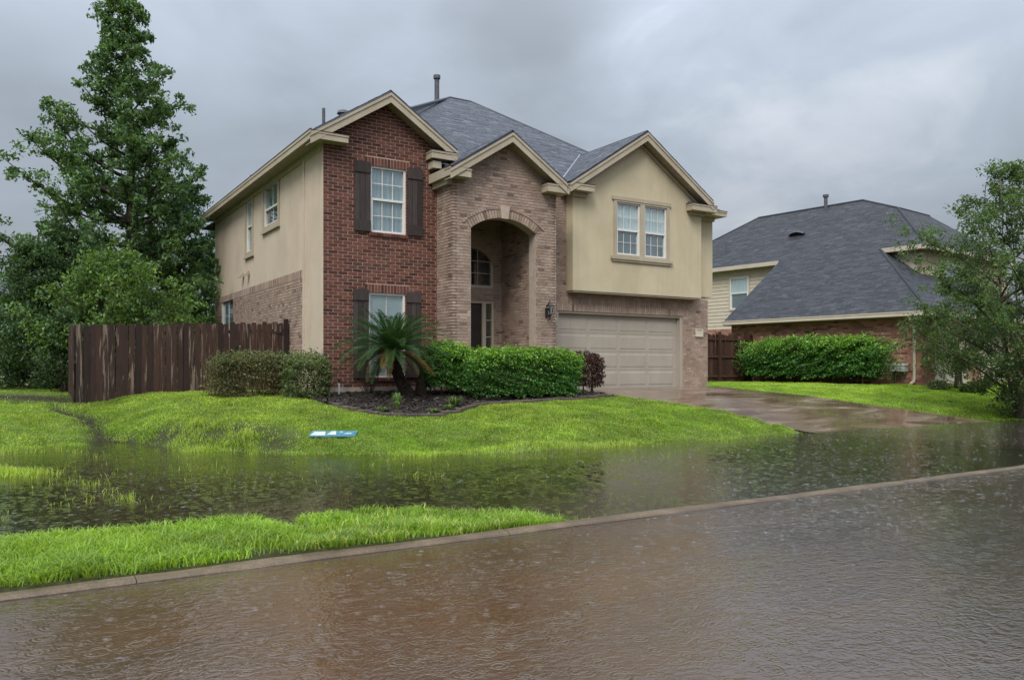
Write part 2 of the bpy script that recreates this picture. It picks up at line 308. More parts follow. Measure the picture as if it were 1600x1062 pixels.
class Pl:                                                   # a plane with axes u, v and outward normal n
    def __init__(s, o, u, n, v=(0, 0, 1)):
        s.o, s.u, s.v, s.n = Vector(o), Vector(u).normalized(), Vector(v).normalized(), Vector(n).normalized()
    def P(s, u, v, w=0.0): return s.o + s.u * u + s.v * v + s.n * w
    def M(s, u, v, w=0.0):
        p = s.P(u, v, w); a, b, c = s.u, s.v, s.n
        return Matrix(((a.x, b.x, c.x, p.x), (a.y, b.y, c.y, p.y), (a.z, b.z, c.z, p.z), (0, 0, 0, 1)))
class MB:
    def __init__(s): s.v = []; s.f = []; s.r = []; s.mi = []
    def face(s, pts, rnd=0., mi=0):
        k = len(s.v); s.v += [tuple(p) for p in pts]; s.f.append(tuple(range(k, k + len(pts)))); s.r.append(rnd); s.mi.append(mi)
    def prism(s, bot, top, rnd=0., back=True, mi=0):         # bot, top: equal loops
        n = len(bot); k = len(s.v); s.v += [tuple(p) for p in bot] + [tuple(p) for p in top]
        fs = [tuple(range(k + n, k + 2 * n))] + [(k + i, k + (i + 1) % n, k + n + (i + 1) % n, k + n + i) for i in range(n)]
        if back: fs.append(tuple(range(k + n - 1, k - 1, -1)))
        s.f += fs; s.r += [rnd] * len(fs); s.mi += [mi] * len(fs)
    def pbox(s, pl, u0, u1, v0, v1, w0, w1, rnd=0., back=True, mi=0):
        q = [(u0, v0), (u1, v0), (u1, v1), (u0, v1)]
        s.prism([pl.P(a, b, w0) for a, b in q], [pl.P(a, b, w1) for a, b in q], rnd, back, mi)
    def ppoly(s, pl, poly, w0, w1, rnd=0., back=True, mi=0):
        s.prism([pl.P(a, b, w0) for a, b in poly], [pl.P(a, b, w1) for a, b in poly], rnd, back, mi)
    def box(s, x0, x1, y0, y1, z0, z1, rnd=0., mi=0):
        s.prism([(x0, y0, z0), (x1, y0, z0), (x1, y1, z0), (x0, y1, z0)], [(x0, y0, z1), (x1, y0, z1), (x1, y1, z1), (x0, y1, z1)], rnd, True, mi)
    def tube(s, pts, rad, seg=6, cap=True, rnd=0., mi=0):
        pts = [Vector(p) for p in pts]; k0 = len(s.v); up = None
        for i, p in enumerate(pts):
            t = (pts[min(i + 1, len(pts) - 1)] - pts[max(i - 1, 0)])
            t = t.normalized() if t.length > 1e-9 else Vector((0, 0, 1))
            a = t.orthogonal().normalized() if up is None else (up - t * up.dot(t)).normalized()
            up = a; b = t.cross(a); r = rad[i] if isinstance(rad, (list, tuple)) else rad
            for j in range(seg):
                an = 2 * math.pi * j / seg; s.v.append(tuple(p + (a * math.cos(an) + b * math.sin(an)) * r))
        for i in range(len(pts) - 1):
            for j in range(seg):
                q = k0 + i * seg + j; q2 = k0 + i * seg + (j + 1) % seg
                s.f.append((q, q2, q2 + seg, q + seg)); s.r.append(rnd); s.mi.append(mi)
        if cap:
            e = k0 + (len(pts) - 1) * seg
            s.f.append(tuple(range(e, e + seg))); s.f.append(tuple(range(k0 + seg - 1, k0 - 1, -1))); s.r += [rnd] * 2; s.mi += [mi] * 2
    def mesh(s, name, mats, smooth=False):
        me = bpy.data.meshes.new(name); me.from_pydata(s.v, [], s.f)
        for m in (mats if isinstance(mats, (list, tuple)) else [mats]): me.materials.append(MAT[m])
        if any(s.mi): me.polygons.foreach_set('material_index', s.mi)
        if any(s.r): a = me.attributes.new('rnd', 'FLOAT', 'FACE'); a.data.foreach_set('value', s.r)
        if smooth: me.polygons.foreach_set('use_smooth', [True] * len(me.polygons))
        me.update(); return me
    def build(s, name, mats, parent=None, smooth=False, kind=None, label=None):
        o = bpy.data.objects.new(name, s.mesh(name, mats, smooth)); link(o, parent)
        if kind: o['kind'] = kind
        if label: o['label'] = label
        return o
def np_mesh(name, verts, faces_n, mat, rnd=None, parent=None):   # verts (N*k,3): faces of k consecutive vertices
    k = faces_n; nv = len(verts); nf = nv // k
    me = bpy.data.meshes.new(name); me.vertices.add(nv); me.vertices.foreach_set('co', np.ascontiguousarray(verts, dtype=np.float32).ravel())
    me.loops.add(nv); me.loops.foreach_set('vertex_index', np.arange(nv, dtype=np.int32))
    me.polygons.add(nf); me.polygons.foreach_set('loop_start', np.arange(0, nv, k, dtype=np.int32))
    me.materials.append(MAT[mat])
    if rnd is not None: a = me.attributes.new('rnd', 'FLOAT', 'FACE'); a.data.foreach_set('value', np.ascontiguousarray(rnd, dtype=np.float32))
    me.update(calc_edges=True); me.validate()
    o = bpy.data.objects.new(name, me); return link(o, parent)
def clip(poly, conv):                                       # Sutherland-Hodgman, conv counter-clockwise
    out = list(poly); n = len(conv)
    for i in range(n):
        (ax, ay), (bx, by) = conv[i], conv[(i + 1) % n]
        if not out: return out
        src, out = out, []
        def side(p): return (bx - ax) * (p[1] - ay) - (by - ay) * (p[0] - ax)
        for j in range(len(src)):
            p, q = src[j], src[(j + 1) % len(src)]; sp, sq = side(p), side(q)
            if sp >= 0: out.append(p)
            if (sp > 0 and sq < 0) or (sp < 0 and sq > 0):
                t = sp / (sp - sq); out.append((p[0] + (q[0] - p[0]) * t, p[1] + (q[1] - p[1]) * t))
    return out
def area(p): return .5 * sum(p[i][0] * p[(i + 1) % len(p)][1] - p[(i + 1) % len(p)][0] * p[i][1] for i in range(len(p)))
def ccw(p): return p if area(p) > 0 else p[::-1]

class Field:                                                # countable pieces: the 300 that show largest are objects, the rest one part per host
    def __init__(s, name, rest): s.name, s.rest, s.p = name, rest, []
    def add(s, host, pl, poly, w0, w1, mat, seen=1.0): s.p.append((host, pl, ccw(poly), w0, w1, mat, seen))
    def emit(s, most=300):
        def size(q):
            host, pl, poly, w0, w1, mat, seen = q
            c = pl.P(sum(a for a, b in poly) / len(poly), sum(b for a, b in poly) / len(poly), w1); d = c - CAM
            dp = d.dot(FWD); lat = abs(d.dot(RIGHT) / dp) if dp > .1 else 9
            face = max(0., -pl.n.dot(d.normalized()))
            return seen * face * abs(area(poly)) / (dp * dp) if lat < .66 else 0
        ps = sorted(s.p, key=size, reverse=True); cache = {}; rest = {}
        for i, (host, pl, poly, w0, w1, mat, seen) in enumerate(ps):
            if i < most:
                u0 = min(a for a, b in poly); v0 = min(b for a, b in poly)
                key = (mat, round(w1 - w0, 4)) + tuple((round(a - u0, 3), round(b - v0, 3)) for a, b in poly)
                me = cache.get(key)
                if me is None:
                    m = MB(); q = [(a - u0, b - v0) for a, b in poly]
                    m.prism([(a, b, 0) for a, b in q], [(a, b, w1 - w0) for a, b in q], 0, False); me = cache[key] = m.mesh(s.name, mat)
                o = bpy.data.objects.new(s.name, me); link(o, host); o.matrix_basis = pl.M(u0, v0, w0)
            else:
                m = rest.setdefault((host.name, mat), (host, MB()))[1]; m.ppoly(pl, poly, w0, w1, random.random(), False)
        for (hn, mat), (host, m) in rest.items(): m.build(s.rest, mat, host, kind='stuff')

JT = .015
def brick_wall(F, host, pl, u0, u1, v0, v1, mat, holes=(), conv=None, cut=None, soldiers=(), bl=.25, bh=.083, seen=1.0):
    """running bond between u0..u1, v0..v1; holes and soldiers are (u0,u1,v0,v1); cut(u) gives a lower limit of v"""
    J = .021 if mat == 'brick_red' else JT
    allh = list(holes) + list(soldiers); nrow = int((v1 - v0) / bh) + 1
    for r in range(nrow):
        a = v0 + r * bh; b = min(a + bh - J, v1); mid = (a + b) / 2
        if b - a < .015: continue
        spans = [(u0, u1)]
        for h in allh:
            if h[2] < mid < h[3]:
                ns = []
                for x, y in spans:
                    if h[1] <= x or h[0] >= y: ns.append((x, y)); continue
                    if h[0] > x: ns.append((x, h[0]))
                    if h[1] < y: ns.append((h[1], y))
                spans = ns
        for x, y in spans:
            e = u0 + (-bl / 2 if r % 2 else 0); e += math.floor((x - e) / bl) * bl
            while e < y - .01:
                p, q = max(e, x), min(e + bl - J, y); e += bl
                if q - p < .02: continue
                if cut:
                    n = 5; us = [p + (q - p) * i / n for i in range(n + 1)]; lo = [max(a, cut(t)) for t in us]
                    if max(lo) > a + 1e-6:
                        if min(lo) > b - .012: continue
                        poly = [(t, min(l, b - .001)) for t, l in zip(us, lo)] + [(q, b), (p, b)]
                        if conv: poly = clip(poly, conv)
                        if len(poly) > 2: F.add(host, pl, poly, 0, .010 + random.uniform(-.0015, .0015), mat, .4 * seen)
                        continue
                poly = [(p, a), (q, a), (q, b), (p, b)]
                if conv: poly = clip(poly, conv)
                if len(poly) > 2 and abs(area(poly)) > .0006: F.add(host, pl, poly, 0, .010 + random.uniform(-.0015, .0015), mat, seen)
    for (a, b, c, d) in soldiers:
        n = max(1, round((b - a) / bh)); st = (b - a) / n
        for i in range(n):
            poly = [(a + i * st, c), (a + (i + 1) * st - J, c), (a + (i + 1) * st - J, d - J), (a + i * st, d - J)]
            if conv: poly = clip(poly, conv)
            if len(poly) > 2: F.add(host, pl, poly, 0, .012, mat, seen)
def cells(u0, u1, v0, v1, holes):                           # a rectangle with holes as rectangles
    us = sorted({u0, u1} | {h[i] for h in holes for i in (0, 1) if u0 < h[i] < u1}); vs = sorted({v0, v1} | {h[i] for h in holes for i in (2, 3) if v0 < h[i] < v1})
    for i in range(len(us) - 1):
        for j in range(len(vs) - 1):
            mu, mv = (us[i] + us[i + 1]) / 2, (vs[j] + vs[j + 1]) / 2
            if not any(h[0] < mu < h[1] and h[2] < mv < h[3] for h in holes): yield us[i], us[i + 1], vs[j], vs[j + 1]
def backing(host_parent, name, pl, u0, u1, v0, v1, mat, holes=(), conv=None, depth=.16, label=None):
    m = MB()
    for a, b, c, d in cells(u0, u1, v0, v1, holes):
        poly = [(a, c), (b, c), (b, d), (a, d)]
        if conv: poly = clip(poly, conv)
        if len(poly) > 2: m.ppoly(pl, poly, -depth, 0)
    return m.build(name, mat, host_parent, label=label)
def shingles(F, host, pl, poly, mat, tab=.305, row=.142, seen=1.0):
    """pl: u along the eave, v up the slope"""
    poly = ccw(poly); v0 = min(b for a, b in poly); v1 = max(b for a, b in poly); u0 = min(a for a, b in poly); u1 = max(a for a, b in poly); r = 0
    v = v0
    while v < v1:
        e = u0 - tab * ((r * .37) % 1)
        while e < u1:
            wd = tab * random.choice((.55, .8, 1, 1, 1.25)); q = clip([(e, v), (e + wd - .006, v), (e + wd - .006, v + row - .004), (e, v + row - .004)], poly); e += wd
            if len(q) > 2 and abs(area(q)) > .002: F.add(host, pl, q, 0, .012 + random.uniform(0, .007), mat, seen)
        v += row; r += 1
def slope_plane(p0, p1, p2):                                # p0->p1 along the eave, p2 anywhere above
    p0, p1, p2 = Vector(p0), Vector(p1), Vector(p2); u = (p1 - p0).normalized(); n = u.cross(p2 - p0).normalized()
    if n.z < 0: n = -n
    v = n.cross(u)
    if v.z < 0: v = -v
    return Pl(p0, u, n, v)
def roof_slope(F, parent, pts, mat, base='roof', seen=1.0, label=None):
    pl = slope_plane(pts[0], pts[1], pts[2]); q = [((Vector(p) - pl.o).dot(pl.u), (Vector(p) - pl.o).dot(pl.v)) for p in pts]
    m = MB(); m.ppoly(pl, ccw(q), -.05, 0); o = m.build(base, mat, parent, label=label); shingles(F, o, pl, q, mat, seen=seen); return o

# ------------------------------------------------------------------ windows
def window(parent, pl, u0, u1, v0, v1, frame='white_frame', fw=.05, rec=.06, cols=3, rows=2, sashes=2, back='curtain', low_back=None, slats=False, split=.5, label=None, grid=.018, arch=0):
    """recessed sash window; frame is the part, panes, grille and blind its sub-parts"""
    m = MB(); w1, w0 = -rec + .045, -rec - .05
    m.pbox(pl, u0, u0 + fw, v0, v1, w0, w1); m.pbox(pl, u1 - fw, u1, v0, v1, w0, w1)
    m.pbox(pl, u0 + fw, u1 - fw, v0, v0 + fw, w0, w1); m.pbox(pl, u0 + fw, u1 - fw, v1 - fw, v1, w0, w1)
    vm = v0 + (v1 - v0) * split
    if sashes == 2:
        m.pbox(pl, u0 + fw, u1 - fw, vm - .028, vm + .028, w0 + .01, w1 - .004)
        m.pbox(pl, u0 + fw, u0 + fw + .025, v0 + fw, vm - .028, w0 + .02, w1 - .012); m.pbox(pl, u1 - fw - .025, u1 - fw, v0 + fw, vm - .028, w0 + .02, w1 - .012)
    o = m.build('window', frame, parent, label=label)
    zones = [(v0 + fw, vm - .028), (vm + .028, v1 - fw)] if sashes == 2 else [(v0 + fw, v1 - fw)]
    g = MB(); a, b = u0 + fw, u1 - fw; wg = -rec
    for zi, (c, d) in enumerate(zones):
        dz = 0 if zi == len(zones) - 1 else -.012
        for i in range(cols):
            for j in range(rows):
                x0, x1 = a + (b - a) * i / cols, a + (b - a) * (i + 1) / cols; y0, y1 = c + (d - c) * j / rows, c + (d - c) * (j + 1) / rows
                p = MB(); p.pbox(pl, x0 + .002, x1 - .002, y0 + .002, y1 - .002, wg - .010 + dz, wg - .004 + dz); p.build('pane', 'glass', o)
        for i in range(1, cols): g.pbox(pl, a + (b - a) * i / cols - grid / 2, a + (b - a) * i / cols + grid / 2, c, d, wg - .003 + dz, wg + .012 + dz)
        for j in range(1, rows): g.pbox(pl, a, b, c + (d - c) * j / rows - grid / 2, c + (d - c) * j / rows + grid / 2, wg - .003 + dz, wg + .010 + dz)
    if g.v: g.build('grille', frame, o)
    bk = MB()
    if slats:
        v = v0 + fw + .01
        while v < v1 - fw:
            bk.prism([pl.P(a, v, wg - .038), pl.P(b, v, wg - .038), pl.P(b, v + .004, wg - .038), pl.P(a, v + .004, wg - .038)],
                     [pl.P(a, v + .034, wg - .028), pl.P(b, v + .034, wg - .028), pl.P(b, v + .038, wg - .028), pl.P(a, v + .038, wg - .028)]); v += .042
        bk.build('blind', 'blind', o)
    else:
        zb = zones[-1][0] if low_back else v0 + fw
        n = 14
        for i in range(n):                                   # pleated cloth
            x0, x1 = a + (b - a) * i / n, a + (b - a) * (i + 1) / n; d0 = wg - .045 - .02 * (i % 2); d1 = wg - .045 - .02 * ((i + 1) % 2)
            bk.face([pl.P(x0, zb, d0), pl.P(x1, zb, d1), pl.P(x1, v1 - fw, d1), pl.P(x0, v1 - fw, d0)])
        bk.build('curtain', back, o)
        if low_back:
            lb = MB(); lb.pbox(pl, a, b, v0 + fw, zb, wg - .032, wg - .028); lb.build('insect_screen', low_back, o)
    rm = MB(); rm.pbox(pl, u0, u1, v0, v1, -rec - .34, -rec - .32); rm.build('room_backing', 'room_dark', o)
    return o

# ------------------------------------------------------------------ terrain
_WX = np.array([-60, -9, -6.5, -5.1, -4.4, -3.5, -2.7, -.8, 1, 3, 4.4, 6, 9.2, 11, 13.5, 16, 18.5, 22, 30, 60.])
_WY = np.array([-3, -1.6, -1.0, -.5, -.9, -2.9, -4.3, -5.6, -5.75, -6.15, -6.35, -6.5, -6.45, -6.0, -5.5, -5.5, -6.7, -7.4, -8, -8.])
_DD = np.array([0, .75, 1.75, 3.45, 4.55, 5.75, 9, 400.]); _DZ = np.array([0, .25, .46, .66, .80, .872, .89, .9])
def vnoise(x, y, s, seed=0):
    x = np.asarray(x, float) * s + seed * 17.3; y = np.asarray(y, float) * s - seed * 9.1
    xi, yi = np.floor(x), np.floor(y); fx, fy = x - xi, y - yi; fx = fx * fx * (3 - 2 * fx); fy = fy * fy * (3 - 2 * fy)
    def hsh(a, b): t = np.sin(a * 127.1 + b * 311.7 + seed) * 43758.5453; return t - np.floor(t)
    return (hsh(xi, yi) * (1 - fx) + hsh(xi + 1, yi) * fx) * (1 - fy) + (hsh(xi, yi + 1) * (1 - fx) + hsh(xi + 1, yi + 1) * fx) * fy
def segd(x, y, ax, ay, bx, by):
    t = np.clip(((x - ax) * (bx - ax) + (y - ay) * (by - ay)) / ((bx - ax) ** 2 + (by - ay) ** 2), 0, 1)
    return np.hypot(x - ax - t * (bx - ax), y - ay - t * (by - ay))
def swale(x, y): return np.exp(-(np.minimum(segd(x, y, -4.75, -1.2, -4.9, .8), segd(x, y, -4.9, .8, -5.5, 2.2)) / .24) ** 2)
def marsh(x, y): return np.clip(1.25 - np.minimum(segd(x, y, -4.6, -.9, -3.3, -2.3), segd(x, y, -3.3, -2.3, -2.2, -4.2)) / .55, 0, 1)
def height(x, y):
    x = np.asarray(x, float); y = np.asarray(y, float)
    yw = np.interp(x, _WX, _WY) - .12 + .40 * (vnoise(x, y, .9, 1) - .5) + .30 * (vnoise(x, y, 3.2, 22) - .5); d = y - yw
    up = np.interp(d, _DD, _DZ)
    dn = -.10 * (1 - np.exp(np.minimum(d, 0) / .9))
    h = np.where(d > 0, up, dn)
    # verge strip along the kerb: proud of the water on the left, sinking to the right
    st = np.interp(x, [-40, -7, -4.2, -3.2, -2.2, -1.6, -.6, 60], [.05, .045, .042, .034, .006, -.045, -.08, -.08])
    wd = np.interp(x, [-7, -4, -2.6, -1.6, -.4, 60], [2.25, 1.9, 1.7, .8, .4, .3])
    k = np.clip((-12.5 + wd + .35 * (vnoise(x, y, 1.1, 5) - .5) - y) / .5, 0, 1); k = k * k * (3 - 2 * k)
    h = h * (1 - k) + st * k
    isl = np.exp(-(((x + 6.7) / 1.0) ** 2 + ((y + 5.4) / .55) ** 2)); h = h + .15 * isl * (d < 0)
    isl2 = np.exp(-(((x - 1.3) / .9) ** 2 + ((y + 6.5) / .25) ** 2)); h = h + .14 * isl2 * (d < 0.1)
    h = h + .085 * np.clip(vnoise(x, y, .8, 31) * 1.6 + vnoise(x, y, 2.6, 32) * .7 - 1.35, 0, 1) * (d < 0) * np.interp(x, [-9, -3, 1, 5], [1, 1, .6, 0]) * (1 - k)
    h = h - .10 * swale(x, y) - .025 * marsh(x, y) * np.clip(vnoise(x, y, 2.2, 23) * 3 - 1, 0, 1)
    notch = np.exp(-(segd(x, y, -4.3, -9.6, -4.05, -11.5) / .16) ** 2) + .7 * np.exp(-(segd(x, y, -1.9, -10.3, -1.2, -11.7) / .2) ** 2); h = h - .10 * notch * k
    h = h + (.02 * (vnoise(x, y, 1.7, 2) - .5) + .014 * (vnoise(x, y, 4.5, 3) - .5) + .03 * (vnoise(x, y, .75, 21) - .5) * np.clip(1.6 - np.abs(d - .4), 0, 1)) * np.where(d > 2.5, .6, 1)
    return h
def hz(x, y): return float(height(x, y))
def grid_axis(a0, a1, st, far):
    mid = list(np.arange(a0, a1 + 1e-6, st)); k = st; lo, hi = [], []; p, q = a0, a1
    while p > -far: k *= 1.35; p -= k; lo.append(p)
    k = st
    while q < far: k *= 1.35; q += k; hi.append(q)
    return np.array(lo[::-1] + mid + hi)
BED = [(-.95, .2), (-.75, -1.2), (-.55, -2.3), (-.26, -3.0), (.1, -3.55), (.6, -3.85), (1.3, -3.85), (2.0, -3.45), (2.6, -3.05), (3.6, -2.85), (5.1, -2.75), (6.2, -2.65), (6.95, -2.55), (6.75, -.1), (6.75, .2)]
DRV = [(6.7, .3), (6.85, -.8), (7.2, -2.6), (8.2, -4.6), (9.2, -6.4), (10.6, -12.5), (20.5, -12.5), (16.4, -5.9), (14.4, -2.9), (12.6, -.4), (12.0, .3)]
def inside(x, y, poly):
    x = np.asarray(x); y = np.asarray(y); r = np.zeros(x.shape, bool); n = len(poly)
    for i in range(n):
        (ax, ay), (bx, by) = poly[i], poly[(i + 1) % n]
        if ay == by: continue
        c = ((ay > y) != (by > y)) & (x < (bx - ax) * (y - ay) / (by - ay) + ax); r ^= c
    return r
def sheet(name, xs, ys, zf, mat, attr=None):
    X, Y = np.meshgrid(xs, ys); Z = zf(X, Y); nx, ny = len(xs), len(ys)
    idx = np.arange(nx * ny).reshape(ny, nx); f = np.stack([idx[:-1, :-1], idx[:-1, 1:], idx[1:, 1:], idx[1:, :-1]], -1).reshape(-1, 4)
    me = bpy.data.meshes.new(name); me.from_pydata(np.stack([X, Y, Z], -1).reshape(-1, 3).tolist(), [], f.tolist()); me.materials.append(MAT[mat])
    if attr: a = me.attributes.new(attr[0], 'FLOAT', 'POINT'); a.data.foreach_set('value', attr[1](X, Y).astype(np.float32).ravel())
    me.polygons.foreach_set('use_smooth', [True] * len(me.polygons)); me.update()
    o = bpy.data.objects.new(name, me); link(o); o['kind'] = 'structure'; return o
def ground_z(X, Y):
    h = height(X, Y); h = np.where(inside(X, Y, DRV) & (Y > -12.5), np.minimum(h, np.interp(-Y, [-.3, .6, 2.6, 4.2, 5.6, 6.8, 8, 13], [.905, .885, .66, .40, .17, -.01, -.07, -.09])) - .12, h); h = np.where(inside(X, Y, BED), h - .03, h)
    return np.where(Y < -12.44, -.62, h)
def mud_and_shade_f(X, Y):
    h = height(X, Y); m = np.clip(-h * 12, 0, .75) + swale(X, Y) * 1.2 + marsh(X, Y) * .8 + (Y < -12.15) * .8
    m = np.maximum(m, np.clip(1 - segd(X, Y, -9, 4.5, -5.4, 3.2) / 1.2, 0, 1)); return np.clip(m, 0, 1)  # this band puts the shade under the left trees into the ground colour
sheet('ground', grid_axis(-13, 30, .2, 420), grid_axis(-12.44, 6, .16, 420), ground_z, 'ground_soil', ('mud_and_shade', mud_and_shade_f))
sheet('road', grid_axis(-20, 30, 2., 420), np.concatenate([np.arange(-320, -20, 20.), np.arange(-20, -12.55, .4), [-12.55]]), lambda X, Y: -.03 - .12 * np.clip((-12.55 - Y) / 1.8, 0, 1) + .03 * (vnoise(X, Y, .4, 4) - .5) * np.clip((-12.55 - Y) / 1.8, 0, 1), 'road_bed')
def siltf(X, Y): return np.where(Y < -12.55, .31, np.where(height(X, Y) < 0, .10, .05)) + np.where(inside(X, Y, DRV), .25, 0)
sheet('flood_water', np.concatenate([np.arange(-120, -14, 8.), np.arange(-14, 30, .4), np.arange(30, 130, 8.)]), np.concatenate([np.arange(-120, -20, 8.), np.arange(-20, -12.8, .6), np.arange(-12.8, 1, .2), [1.2]]), lambda X, Y: X * 0, 'flood_water', ('silt', siltf))

def kerb():
    root = bpy.data.objects.new('kerb', None); root.location = (0, -12.5, 0); COL.objects.link(root); root['kind'] = 'structure'; WORLD[root.name] = Matrix.Translation((0, -12.5, 0))
    x = -30.0
    while x < 60:
        L = 3.05; m = MB(); n = 12; pr = [(-12.60, -.3), (-12.595, .006), (-12.58, .020), (-12.56, .028), (-12.47, .032), (-12.445, .026), (-12.44, -.3)]
        loops = []
        for i in range(n + 1):
            xx = x + .003 + (L - .006) * i / n
            loops.append([(xx, py + .012 * (float(vnoise(xx, 0, 1.3, 6)) - .5) * (pz > 0), pz + (.016 * (float(vnoise(xx, py * 4, 2.1, 7)) - .5) - .016 * max(0, min(1, (xx + 1) / 6)) if pz > 0 else 0)) for py, pz in pr])
        for i in range(n):
            for j in range(len(pr) - 1): m.face([loops[i][j], loops[i + 1][j], loops[i + 1][j + 1], loops[i][j + 1]])
        m.face(loops[0]); m.face(loops[-1][::-1]); m.build('kerb_slab', 'kerb_concrete', root); x += L
kerb()

def driveway():
    root = bpy.data.objects.new('driveway', None); root.location = (9.5, -2, 0); COL.objects.link(root); root['kind'] = 'structure'; WORLD[root.name] = Matrix.Translation((9.5, -2, 0))
    yl = [p[1] for p in DRV[:6]][::-1]; xl = [p[0] for p in DRV[:6]][::-1]; R = DRV[6:]; yr = [p[1] for p in R]; xr = [p[0] for p in R]
    def dz(x, y): return np.interp(-y, [-.3, .6, 2.6, 4.2, 5.6, 6.8, 8, 13], [.905, .885, .66, .40, .17, -.01, -.07, -.09])
    rows = [.14, -2.7, -5.75, -9.0, -12.43]; cols = [0, .46, 1]
    for i in range(4):
        for j in range(2):
            m = MB(); n = 8; g = .012
            for a in range(n):
                for b in range(n):
                    q = []
                    for (s, t) in ((a, b), (a + 1, b), (a + 1, b + 1), (a, b + 1)):
                        y = rows[i] - g + (rows[i + 1] - rows[i] + 2 * g) * t / n; l, r = np.interp(y, yl, xl), np.interp(y, yr, xr)
                        c = cols[j] + (cols[j + 1] - cols[j]) * s / n; x = l + (r - l) * c + (g if s == 0 else -g if s == n else 0); q.append((x, y, float(dz(x, y))))
                    m.face(q)
            ed = []
            m.build('driveway_slab', 'driveway_concrete', root)
    m = MB()                                                 # joint filler just below the slab tops
    for i in range(4):
        for b in range(12):
            q = []
            for s, t in ((0, b), (1, b), (1, b + 1), (0, b + 1)):
                y = rows[i] + (rows[i + 1] - rows[i]) * t / 12; l, r = np.interp(y, yl, xl), np.interp(y, yr, xr); x = l + (r - l) * s; q.append((x, y, float(dz(x, y)) - .005))
            m.face(q)
    m.build('joint_filler', 'joint_tar', root)
driveway()

# ------------------------------------------------------------------ the house
G = .886
H = thing('two_storey_house', (6.4, 5, G), 'two-storey house of red and tan brick and stucco with arched porch and double garage', 'house')
BR = Field('brick', 'brickwork'); SH = Field('shingle', 'shingle_courses')
FRONT = lambda y: Pl((0, y, 0), (1, 0, 0), (0, -1, 0))
LEFT = lambda x: Pl((x, 0, 0), (0, 1, 0), (-1, 0, 0))

def gable(xc, zp, p, half, wall_drop=.2):
    return lambda x: zp - p * abs(x - xc)
# red brick bay
pr = FRONT(0.0); RW2 = (1.207, 2.158, 4.869, 6.515); RW1 = (1.157, 2.14, 1.25, 3.365)
def gconv(u0, u1, v0, xc, zp, p): return [(u0, v0), (u1, v0), (u1, zp - p * (u1 - xc)), (xc, zp), (u0, zp - p * (xc - u0))]
cv = gconv(0.0, 3.03, .6, 1.6, 8.12, .645)
w = backing(H, 'wall', pr, 0, 3.03, 1.02, 8.2, 'mortar_red', [RW1, RW2], cv, label='red brick front wall with gable')
brick_wall(BR, w, pr, .0, 3.03, 1.03, 8.2, 'brick_red', [RW1, RW2], cv, soldiers=[(1.06, 2.26, 6.515, 6.735), (1.06, 2.26, 3.365, 3.585)])
m = MB(); m.box(-.03, 3.03, -.03, .3, .55, 1.02); m.build('foundation', 'concrete_slab', H)
for (a, b, c, d) in (RW1, RW2):                              # rowlock sill
    for i in range(int((b - a + .12) / .0762)):
        q = MB(); q.prism([pr.P(a - .06 + i * .0762, c - .10, 0), pr.P(a - .06 + i * .0762 + .066, c - .10, 0), pr.P(a - .06 + i * .0762 + .066, c - .005, 0), pr.P(a - .06 + i * .0762, c - .005, 0)],
                          [pr.P(a - .06 + i * .0762, c - .10, .05), pr.P(a - .06 + i * .0762 + .066, c - .10, .05), pr.P(a - .06 + i * .0762 + .066, c - .03, .05), pr.P(a - .06 + i * .0762, c - .03, .05)]); q.build('sill_brick', 'brick_red', w)
window(H, pr, *RW2, rec=.07, cols=3, rows=2, back='curtain')
window(H, pr, *RW1, rec=.07, cols=2, rows=1, slats=True, grid=.012)
def shutter(u0, u1, v0, v1):
    m = MB(); m.pbox(pr, u0 + .01, u1 - .01, v0 + .01, v1 - .01, .012, .022); o = m.build('shutter', 'shutter_wood', H)
    for i in range(3):
        a = u0 + (u1 - u0) * i / 3; q = MB(); q.pbox(pr, a + .004, a + (u1 - u0) / 3 - .004, v0, v1, .022, .042 + .002 * i); q.build('board', 'shutter_wood', o)
    for c in (v0 + .0, v1 - .27):
        q = MB(); q.pbox(pr, u0 - .003, u1 + .003, c + .002, c + .27, .047, .066); q.build('batten', 'shutter_wood', o)
for a in ((.775, 1.19, 4.86, 6.57), (2.185, 2.61, 4.86, 6.57), (.735, 1.14, 1.24, 3.42), (2.16, 2.57, 1.24, 3.42)): shutter(*a)

# porch
PX0, PX1, PY = 3.03, 6.20, -.88
pf = FRONT(PY); cvp = gconv(PX0, PX1, .6, 4.61, 7.40, .645)
AX0, AX1, ASP, AR = 3.56, 5.54, 5.06, .33
axc = (AX0 + AX1) / 2; ah = (AX1 - AX0) / 2; arad = (ah * ah + AR * AR) / (2 * AR); azc = ASP + AR - arad
def arch_in(x): return azc + math.sqrt(max(0, arad ** 2 - (x - axc) ** 2))
RING = .235
def arch_out(x):
    t = abs(x - axc); ro = arad + RING; lim = ro * math.sin(math.asin(ah / arad)) 
    return azc + math.sqrt(ro * ro - t * t) if t < lim else -9
def arch_cut(x):
    if abs(x - axc) < ah: return arch_out(x)
    return arch_out(x) if x != axc and arch_out(x) > 0 else -9
m = MB()
for a, b in ((PX0, AX0), (AX1, PX1)): m.pbox(pf, a, b, .6, ASP, -.33, 0)
n = 24
for i in range(n):
    a, b = AX0 + (AX1 - AX0) * i / n, AX0 + (AX1 - AX0) * (i + 1) / n
    top = lambda t: min(7.40 - .645 * abs(t - 4.61), 9)
    m.ppoly(pf, [(a, arch_in(a)), (b, arch_in(b)), (b, top(b)), (a, top(a))], -.33, 0)
for a, b in ((PX0, AX0), (AX1, PX1)):
    m.ppoly(pf, [(a, ASP), (b, ASP), (b, 7.40 - .645 * abs(b - 4.61)), (a, 7.40 - .645 * abs(a - 4.61))], -.33, 0)
wp = m.build('wall', 'mortar_pale', H, label='tan brick porch front with arch')
def pier_holes():
    return [(AX0, AX1, .6, ASP - .0001)]
